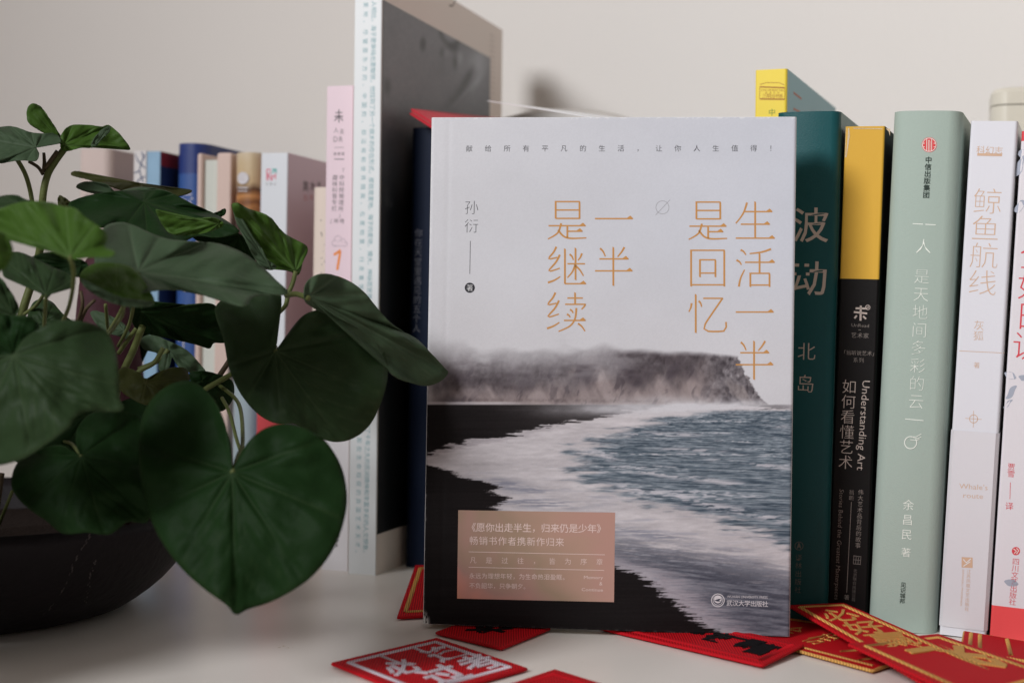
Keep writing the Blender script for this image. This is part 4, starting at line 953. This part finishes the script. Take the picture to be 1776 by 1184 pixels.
def leaf(outline, pet, d0, g=(0, 0), cup=.006, rip=.002, k='d', tip=None, rings=18, N=150, fold=0, petiole=None, pr=3.2):
    """one leaf blade: an outline of photograph pixels at its own distance, sloped (g: metres of distance per 100 px right / down), cupped and rippled"""
    LEAFN[0] += 1; sd = LEAFN[0]
    o = crom(outline, N, True); p0 = np.array(pet, float)
    tp = np.array(tip if tip is not None else o[np.argmax(np.linalg.norm(o-p0, axis=1))], float)
    ax = tp-p0; L = np.linalg.norm(ax); ax /= L; nx = np.array([-ax[1], ax[0]])
    s = np.linspace(0, 1, rings+1)[1:]
    pts = p0[None, None]+s[:, None, None]*(o-p0)[None]
    rel = pts-p0; al = rel@ax/L; ac = rel@nx/L; rr = np.hypot(al, ac)
    th = np.arctan2(ac, al)
    # veins: seven from the base plus side veins off the midrib
    vein = np.zeros(rr.shape); ridge = np.zeros(rr.shape)
    for a in (0, .55, -.55, 1.15, -1.15, 1.9, -1.9):
        dlt = np.abs(np.sin(np.clip(th-a, -1.5, 1.5)))*rr+np.where(np.abs(th-a) > 1.5, 9, 0)
        wv_ = .0085*(1.15-np.clip(rr, 0, 1)) + .002
        vein = np.maximum(vein, np.exp(-(dlt/wv_)**2)*(1 if a == 0 else .75)); ridge = np.maximum(ridge, np.exp(-(dlt/.024)**2))
    for sg in (1, -1):
        for a0 in (.16, .32, .48, .64, .80):
            dlt = np.abs((al-a0)*.62-sg*ac*.78)+np.where(sg*ac < 0, 9, 0); vein = np.maximum(vein, .55*np.exp(-(dlt/.005)**2)); ridge = np.maximum(ridge, .6*np.exp(-(dlt/.028)**2))
    so = np.broadcast_to(s[:, None], rr.shape); w_ = 2*np.pi*np.arange(N)/N
    mpp = d0/F_PX
    D = d0+g[0]*(pts[..., 0]-p0[0])/100+g[1]*(pts[..., 1]-p0[1])/100
    D = D+cup*(rr**1.6)*1.0-fold*np.abs(ac)+rip*min(1.1, L*mpp/.045)*so**2*(np.sin(5*w_+sd)+.6*np.sin(9*w_+2*sd))[None]
    D = D+.0013*ridge*(L*mpp/.05)-.0012*np.sin(rr*14+sd)*np.cos(th*4+sd)*so
    D = D+.0030*min(1.2, L*mpp/.055)*(fbm(al*6+sd*3.1, ac*6+sd*1.7, 3, 3)-.5)*2*np.clip(rr*2.5, 0, 1)
    q_ = ((pts[..., 0]-W_PX/2)/F_PX)[..., None]*np.array(RIGHT)+((H_PX/2-pts[..., 1])/F_PX)[..., None]*np.array(UP)+np.array(FWD)
    W = np.array(CAM)+q_*D[..., None]-np.array(bc)
    c0 = np.array(P(pet[0], pet[1], d0))-np.array(bc)
    V_ = np.vstack([c0[None], W.reshape(-1, 3)])
    fs_ = [(0, 1+i, 1+(i+1) % N) for i in range(N)]
    for r_ in range(rings-1):
        b0 = 1+r_*N; b1_ = b0+N
        fs_ += [(b0+i, b1_+i, b1_+(i+1) % N, b0+(i+1) % N) for i in range(N)]
    me = bpy.data.meshes.new('leaf'); me.from_pydata(V_.tolist(), [], fs_); me.update()
    a_ = me.color_attributes.new('print', 'FLOAT_COLOR', 'POINT'); vv = np.r_[1, np.maximum(vein, .55*sst(.975, 1.0, so)).ravel()]
    c4 = np.ones((len(V_), 4), np.float32); c4[:, :3] = vv[:, None]; a_.data.foreach_set('color', c4.ravel())
    ob = link('leaf', me, plant, [LM[k]], True)
    mod = ob.modifiers.new('thickness', 'SOLIDIFY'); mod.thickness = .0004; mod.offset = 0
    if petiole: stem(petiole, pr, k, parent=ob, name='petiole')
    return ob
def stem(pts, r_px, k='m', parent=None, name='stem', dark=False):
    """pts: (px, py, distance)"""
    W = [P(*p_)-bc for p_ in pts]; W = crom([tuple(w) for w in W], max(12, 6*len(W))); r0 = r_px if hasattr(r_px, '__len__') else (r_px, r_px)
    b_ = MB(); n = len(W); b_.tube(W, [(r0[0]+(r0[1]-r0[0])*i/(n-1))*pts[0][2]/F_PX for i in range(n)], 10)
    return b_.build(name, parent or plant, [stem_d if dark else stem_m], True)

# front heart leaf
leaf([(403, 812), (412, 798), (425, 775), (445, 752), (470, 739), (500, 735), (535, 745), (565, 765), (588, 800), (600, 840), (601, 880), (590, 925), (570, 965), (540, 1000), (505, 1025), (465, 1045), (430, 1056), (409, 1066), (395, 1050), (360, 1025), (320, 990), (285, 945), (262, 900), (248, 850), (241, 800), (242, 750), (250, 715), (270, 685), (300, 665), (330, 660), (355, 675), (375, 700), (390, 735), (400, 770), (401, 800)],
     (403, 819), .515, (-.004, -.010), .012, .0025, 'd', (409, 1066), petiole=[(403, 819, .515), (413, 790, .53), (421, 765, .56), (414, 700, .60), (380, 668, .62)], pr=4)
# leaf above it, facing down right
leaf([(477, 607), (470, 590), (480, 560), (488, 525), (484, 505), (465, 497), (430, 503), (395, 515), (375, 530), (374, 548), (388, 590), (398, 640), (416, 680), (445, 715), (475, 733), (512, 735), (545, 755), (580, 766), (612, 760), (640, 738), (660, 700), (672, 650), (664, 600), (640, 560), (600, 540), (560, 536), (530, 545), (506, 570), (488, 600)],
     (478, 609), .578, (.002, -.008), .010, .0035, 'm', (590, 766), petiole=[(478, 609, .578), (474, 600, .60), (440, 620, .62), (400, 650, .63), (340, 680, .64)], pr=3.5)
# rightmost leaf reaching over the book
leaf([(527, 512), (530, 492), (545, 478), (570, 475), (600, 485), (630, 505), (655, 535), (680, 562), (700, 575), (725, 590), (750, 615), (770, 637), (777, 646), (765, 660), (740, 669), (712, 663), (690, 656), (672, 640), (664, 612), (640, 582), (605, 560), (575, 546), (558, 541), (540, 532), (530, 524)],
     (535, 515), .572, (.016, -.003), .006, .0025, 'g', (777, 646), petiole=[(535, 517, .572), (515, 510, .58), (497, 512, .59)], pr=5)
# young folded leaf standing up
leaf([(402, 357), (412, 352), (430, 362), (450, 368), (470, 378), (490, 402), (505, 412), (530, 425), (533, 436), (525, 455), (518, 476), (505, 471), (490, 467), (470, 466), (455, 462), (445, 450), (430, 420), (415, 390)],
     (513, 470), .60, (.004, .004), -.006, .002, 'y', (404, 355), fold=-.03, petiole=[(513, 470, .60), (508, 490, .60), (500, 510, .60), (495, 530, .60), (480, 545, .61)], pr=4)
leaf([(402, 356), (412, 365), (430, 400), (450, 425), (462, 448), (480, 462), (470, 468), (455, 464), (440, 445), (425, 415), (410, 385)], (470, 464), .592, (.01, 0), .004, .001, 'g', (402, 356), rings=8, N=80)
# broad mid leaf
leaf([(180, 395), (205, 386), (230, 390), (270, 408), (300, 416), (340, 419), (380, 423), (420, 438), (455, 463), (480, 487), (500, 505), (490, 512), (470, 511), (440, 515), (425, 531), (400, 527), (370, 517), (330, 507), (290, 502), (250, 507), (215, 512), (192, 505), (168, 475), (165, 430)],
     (240, 472), .535, (.006, -.030), .004, .003, 'g', (500, 506), petiole=[(240, 474, .535), (236, 500, .56), (225, 560, .60), (205, 600, .62)], pr=3.5)
# dark leaves in the middle
leaf([(228, 518), (260, 522), (320, 528), (370, 528), (385, 558), (395, 592), (372, 594), (363, 604), (340, 597), (290, 586), (250, 576), (230, 560)], (245, 540), .60, (.004, .02), .004, .003, 'd', (372, 596))
leaf([(120, 352), (160, 338), (200, 332), (250, 330), (290, 332), (330, 352), (370, 370), (410, 395), (412, 404), (380, 412), (340, 410), (310, 425), (285, 435), (250, 425), (210, 400), (165, 392), (130, 372)], (250, 350), .63, (.002, -.04), .004, .004, 'd', (412, 402))
leaf([(132, 325), (150, 315), (185, 320), (198, 333), (240, 325), (285, 330), (330, 352), (370, 372), (412, 402), (390, 397), (350, 378), (310, 362), (280, 352), (240, 342), (200, 340), (165, 336)], (200, 334), .64, (.004, -.03), .003, .003, 'g', (412, 402))
leaf([(123, 303), (133, 297), (160, 305), (200, 312), (240, 318), (290, 325), (332, 330), (320, 338), (290, 342), (250, 336), (215, 331), (190, 323), (150, 311)], (245, 318), .66, (.003, -.06), .002, .002, 'o', (124, 302))
leaf([(270, 364), (290, 374), (330, 379), (372, 378), (388, 390), (362, 402), (330, 408), (300, 406), (285, 395)], (380, 388), .592, (.002, .01), .004, .002, 'y', (271, 365))
leaf([(330, 405), (370, 396), (408, 402), (425, 415), (442, 442), (430, 470), (390, 440), (355, 425)], (415, 408), .63, (.002, .01), .004, .002, 'd', (335, 412))
leaf([(372, 380), (390, 372), (390, 362), (378, 367), (360, 374)], (372, 376), .645, (0, 0), .002, .001, 'd', rings=6, N=50)
leaf([(100, 348), (103, 339), (112, 343), (122, 350), (130, 358), (112, 362), (102, 358)], (115, 358), .66, (0, 0), .002, .001, 'o', rings=6, N=50)
# crown on the tall stem
leaf([(47, 190), (56, 180), (70, 185), (85, 205), (95, 220), (105, 235), (112, 248), (100, 248), (80, 233), (60, 221), (48, 210)], (106, 246), .63, (.006, .01), .004, .001, 'y', (50, 184), rings=10, N=80)
leaf([(-40, 228), (0, 221), (25, 220), (50, 229), (70, 232), (96, 232), (106, 245), (95, 250), (62, 250), (50, 257), (67, 265), (62, 279), (40, 278), (15, 281), (0, 283), (-30, 280)], (62, 256), .62, (.002, -.02), .004, .003, 'g', (-40, 240), petiole=[(30, 277, .625), (45, 305, .63), (55, 345, .635), (60, 400, .64)], pr=4)
leaf([(106, 236), (120, 219), (150, 217), (180, 220), (188, 217), (207, 232), (226, 259), (200, 253), (176, 248), (162, 256), (140, 256), (120, 262), (106, 258)], (110, 252), .625, (.004, -.008), .004, .002, 'y', (225, 258))
leaf([(158, 254), (163, 240), (178, 224), (190, 219), (190, 228), (176, 242), (166, 254)], (165, 252), .618, (0, 0), .002, .001, 'g', (190, 219), rings=6, N=50)
# bright blurred leaf in front
leaf([(-40, 375), (0, 362), (30, 352), (60, 349), (90, 352), (110, 358), (130, 361), (150, 378), (175, 395), (186, 410), (182, 428), (200, 437), (192, 445), (160, 446), (122, 450), (100, 441), (70, 425), (40, 418), (0, 402), (-40, 400)], (122, 446), .485, (-.004, -.012), .010, .004, 'y', (-40, 388), petiole=[(122, 446, .485), (128, 480, .50), (120, 530, .54), (103, 570, .58)], pr=4)
leaf([(-40, 352), (0, 341), (25, 338), (45, 346), (60, 352), (30, 362), (0, 370), (-40, 380)], (50, 352), .53, (0, -.02), .004, .002, 'm', rings=10, N=80)
leaf([(8, 445), (30, 437), (60, 448), (90, 463), (124, 478), (128, 497), (95, 505), (80, 516), (60, 499), (30, 486), (6, 478)], (80, 512), .53, (.004, -.02), .006, .002, 'm', (8, 450), petiole=[(80, 514, .53), (78, 545, .55), (76, 580, .58)], pr=3.5)
leaf([(55, 450), (70, 440), (95, 438), (120, 446), (150, 455), (150, 475), (128, 480), (95, 465)], (140, 460), .55, (0, 0), .004, .002, 'd', rings=10, N=80)
leaf([(-40, 395), (-10, 398), (12, 410), (22, 430), (18, 450), (5, 468), (-12, 472), (-40, 460)], (-30, 430), .47, (0, 0), .006, .002, 'y', rings=10, N=80)
# cupped young leaf
leaf([(138, 480), (150, 464), (172, 456), (200, 457), (228, 464), (250, 488), (267, 520), (260, 529), (225, 529), (190, 519), (165, 506), (146, 495)], (205, 505), .515, (.002, -.016), .014, .002, 'y', (140, 482), petiole=[(205, 510, .515), (214, 540, .53), (200, 565, .56), (184, 585, .60)], pr=3.2)
leaf([(140, 482), (152, 496), (175, 506), (205, 514), (240, 522), (266, 524), (258, 531), (225, 532), (190, 523), (160, 508), (144, 494)], (205, 516), .508, (.002, -.01), .002, .001, 'g', (266, 524), rings=8, N=80)
# large front left leaf
leaf([(25, 613), (40, 590), (62, 574), (90, 560), (120, 555), (155, 560), (185, 575), (200, 605), (206, 645), (208, 690), (215, 708), (198, 714), (150, 713), (130, 725), (120, 741), (100, 756), (80, 770), (50, 790), (20, 802), (-10, 806), (-50, 790), (-75, 740), (-75, 680), (-50, 635), (0, 616)], (24, 616), .495, (-.006, -.012), .012, .003, 'm', (130, 735))
leaf([(-40, 540), (0, 545), (30, 547), (52, 550), (66, 562), (62, 580), (40, 600), (25, 612), (0, 618), (-40, 610)], (24, 612), .51, (0, .01), .008, .003, 'd', (-40, 560), rings=12, N=90)
leaf([(-40, 470), (-5, 478), (15, 500), (33, 535), (20, 552), (0, 560), (-40, 545)], (25, 548), .53, (0, .01), .006, .002, 'm', rings=10, N=80)
# lower leaf over the rim
leaf([(138, 789), (124, 782), (105, 772), (70, 778), (40, 792), (24, 815), (20, 842), (30, 862), (50, 882), (80, 902), (110, 925), (150, 923), (190, 926), (222, 905), (255, 905), (264, 870), (264, 820), (258, 760), (240, 722), (200, 712), (160, 716), (136, 740), (132, 770), (142, 785)], (141, 791), .535, (-.002, -.014), .010, .003, 'd', (180, 926), petiole=[(141, 791, .535), (125, 770, .56), (110, 765, .60)], pr=3)
leaf([(202, 652), (213, 637), (238, 644), (252, 656), (276, 645), (302, 637), (322, 640), (328, 662), (302, 666), (270, 692), (255, 702), (230, 692), (208, 675)], (252, 664), .585, (.002, -.02), .008, .002, 'o', (328, 655), rings=12, N=100)
leaf([(243, 590), (262, 580), (290, 590), (322, 606), (346, 630), (356, 646), (330, 646), (310, 636), (300, 618), (292, 640), (276, 642), (274, 614), (250, 606)], (292, 606), .65, (.002, -.01), .006, .002, 'g', (355, 645), rings=12, N=100, petiole=[(292, 606, .65), (275, 625, .65), (240, 640, .65)], pr=4)
leaf([(328, 650), (345, 643), (372, 647), (402, 660), (404, 690), (386, 712), (362, 706), (344, 692)], (350, 660), .615, (.004, .01), .008, .002, 'd', (386, 712), rings=10, N=80)
leaf([(157, 545), (166, 539), (190, 547), (215, 562), (228, 588), (203, 582), (176, 572)], (215, 572), .64, (0, -.01), .004, .001, 'g', (158, 544), rings=10, N=70)
leaf([(48, 562), (54, 530), (70, 519), (90, 524), (110, 545), (128, 562), (100, 572), (70, 577)], (78, 560), .62, (0, -.01), .004, .002, 'm', rings=10, N=80)
leaf([(200, 600), (222, 570), (250, 574), (262, 590), (240, 640), (215, 660), (200, 640)], (240, 600), .70, (0, 0), .004, .001, 'd', rings=10, N=80)
leaf([(20, 700), (90, 690), (190, 700), (250, 690), (262, 760), (240, 830), (150, 800), (60, 810), (10, 780)], (150, 720), .60, (0, -.01), .004, .003, 'd', rings=10, N=80)
leaf([(-60, 560), (20, 590), (60, 640), (40, 720), (-60, 720)], (0, 620), .60, (0, 0), .004, .003, 'd', rings=10, N=80)
# unseen near side of the plant, its leaves added to shade the table
def heart(cx, cy, r, a):
    q_ = [(0, -.25), (.22, -.52), (.55, -.62), (.85, -.42), (.95, -.05), (.82, .35), (.5, .75), (0, 1.12), (-.5, .75), (-.82, .35), (-.95, -.05), (-.85, -.42), (-.55, -.62), (-.22, -.52)]
    return [(cx+r*(x*math.cos(a)-y*math.sin(a)), cy+r*(x*math.sin(a)+y*math.cos(a))) for x, y in q_]
for cx, cy, r_, a_, d_, g_, k_ in ((-300, 700, 190, .5, .50, (.002, -.02), 'm'), (-470, 830, 200, .9, .46, (.004, -.015), 'd'), (-560, 560, 190, -.3, .48, (.002, -.02), 'm'), (-700, 720, 200, 1.2, .46, (.004, -.01), 'd'), (-260, 480, 160, -.6, .52, (.002, -.02), 'm')):
    pe_ = heart(cx, cy, r_, a_)[0]; leaf(heart(cx, cy, r_, a_), pe_, d_, g_, .010, .003, k_, rings=12, N=100, petiole=[(pe_[0], pe_[1], d_), (pe_[0]*.7-20, pe_[1]+60, .56), (-190, 840, .62)], pr=4)
# stems
stem([(112, 258, .63), (96, 280, .63), (82, 305, .63), (74, 345, .63), (71, 420, .635), (58, 480, .64), (38, 545, .64), (25, 620, .65)], (6, 8), dark=False)
stem([(50, 280, .632), (66, 290, .632), (74, 302, .63)], (3, 3), dark=True)
stem([(76, 265, .63), (77, 282, .63), (76, 300, .63)], (2.6, 4), dark=True)
stem([(100, 262, .628), (88, 278, .628), (78, 292, .628)], (4, 3.4), dark=True)
stem([(75, 512, .60), (62, 530, .62), (42, 545, .63)], (3, 3.5))
stem([(247, 566, .60), (232, 605, .605), (210, 655, .61), (190, 730, .63), (180, 800, .65)], (6, 8))
stem([(238, 568, .61), (220, 592, .615), (206, 612, .62)], (4, 4))
stem([(183, 528, .60), (186, 560, .61), (186, 580, .62), (170, 640, .64)], (3, 3.5))
stem([(216, 528, .58), (203, 553, .59), (186, 580, .61)], (4, 4))
stem([(283, 603, .62), (268, 628, .62), (244, 642, .62), (222, 660, .62)], (4, 4.5))
stem([(418, 640, .60), (385, 658, .61), (350, 680, .615), (320, 720, .62)], (4.5, 5))
stem([(400, 622, .63), (378, 655, .63), (352, 690, .63)], (4.5, 5), dark=True)
stem([(420, 790, .57), (410, 760, .58), (398, 715, .59), (385, 690, .60)], (3, 3.5))
stem([(140, 505, .62), (143, 530, .62), (132, 570, .63)], (3, 4), dark=True)
stem([(165, 520, .62), (150, 535, .62), (138, 560, .63)], (3, 4), dark=True)
stem([(22, 850, .59), (10, 880, .59), (-4, 915, .60)], (3, 3))
stem([(2, 820, .60), (-2, 850, .60), (-10, 910, .60)], (6, 6), dark=True)
# the tuber it sprouts from
tv = []; tf = []; n = 26; c0 = P(192, 590, .70)
prof_ = crom([(.002, .157), (.010, .155), (.019, .146), (.026, .128), (.028, .10), (.025, .07), (.018, .045), (.010, .030), (.003, .024)], 22)
for i, (rr, z) in enumerate(prof_):
    for k_ in range(n): a = 2*math.pi*k_/n; r2 = .56*rr*(1+.06*math.sin(2*a+z*40)+.04*math.sin(5*a+z*90)); tv.append((c0.x-bc.x+r2*math.cos(a)-.2*(z-.1)*.3, c0.y-bc.y+r2*math.sin(a), z))
for i in range(len(prof_)-1): tf += [(i*n+k_, (i+1)*n+k_, (i+1)*n+(k_+1) % n, i*n+(k_+1) % n) for k_ in range(n)]
mesh('tuber', tv, tf, plant, [mat('purple_skin', S(70, 38, 46), .65, .2, .5, 200, vary=.3, vscale=50)], True)

bpy.data.objects.remove(_fo); bpy.data.curves.remove(_fc)
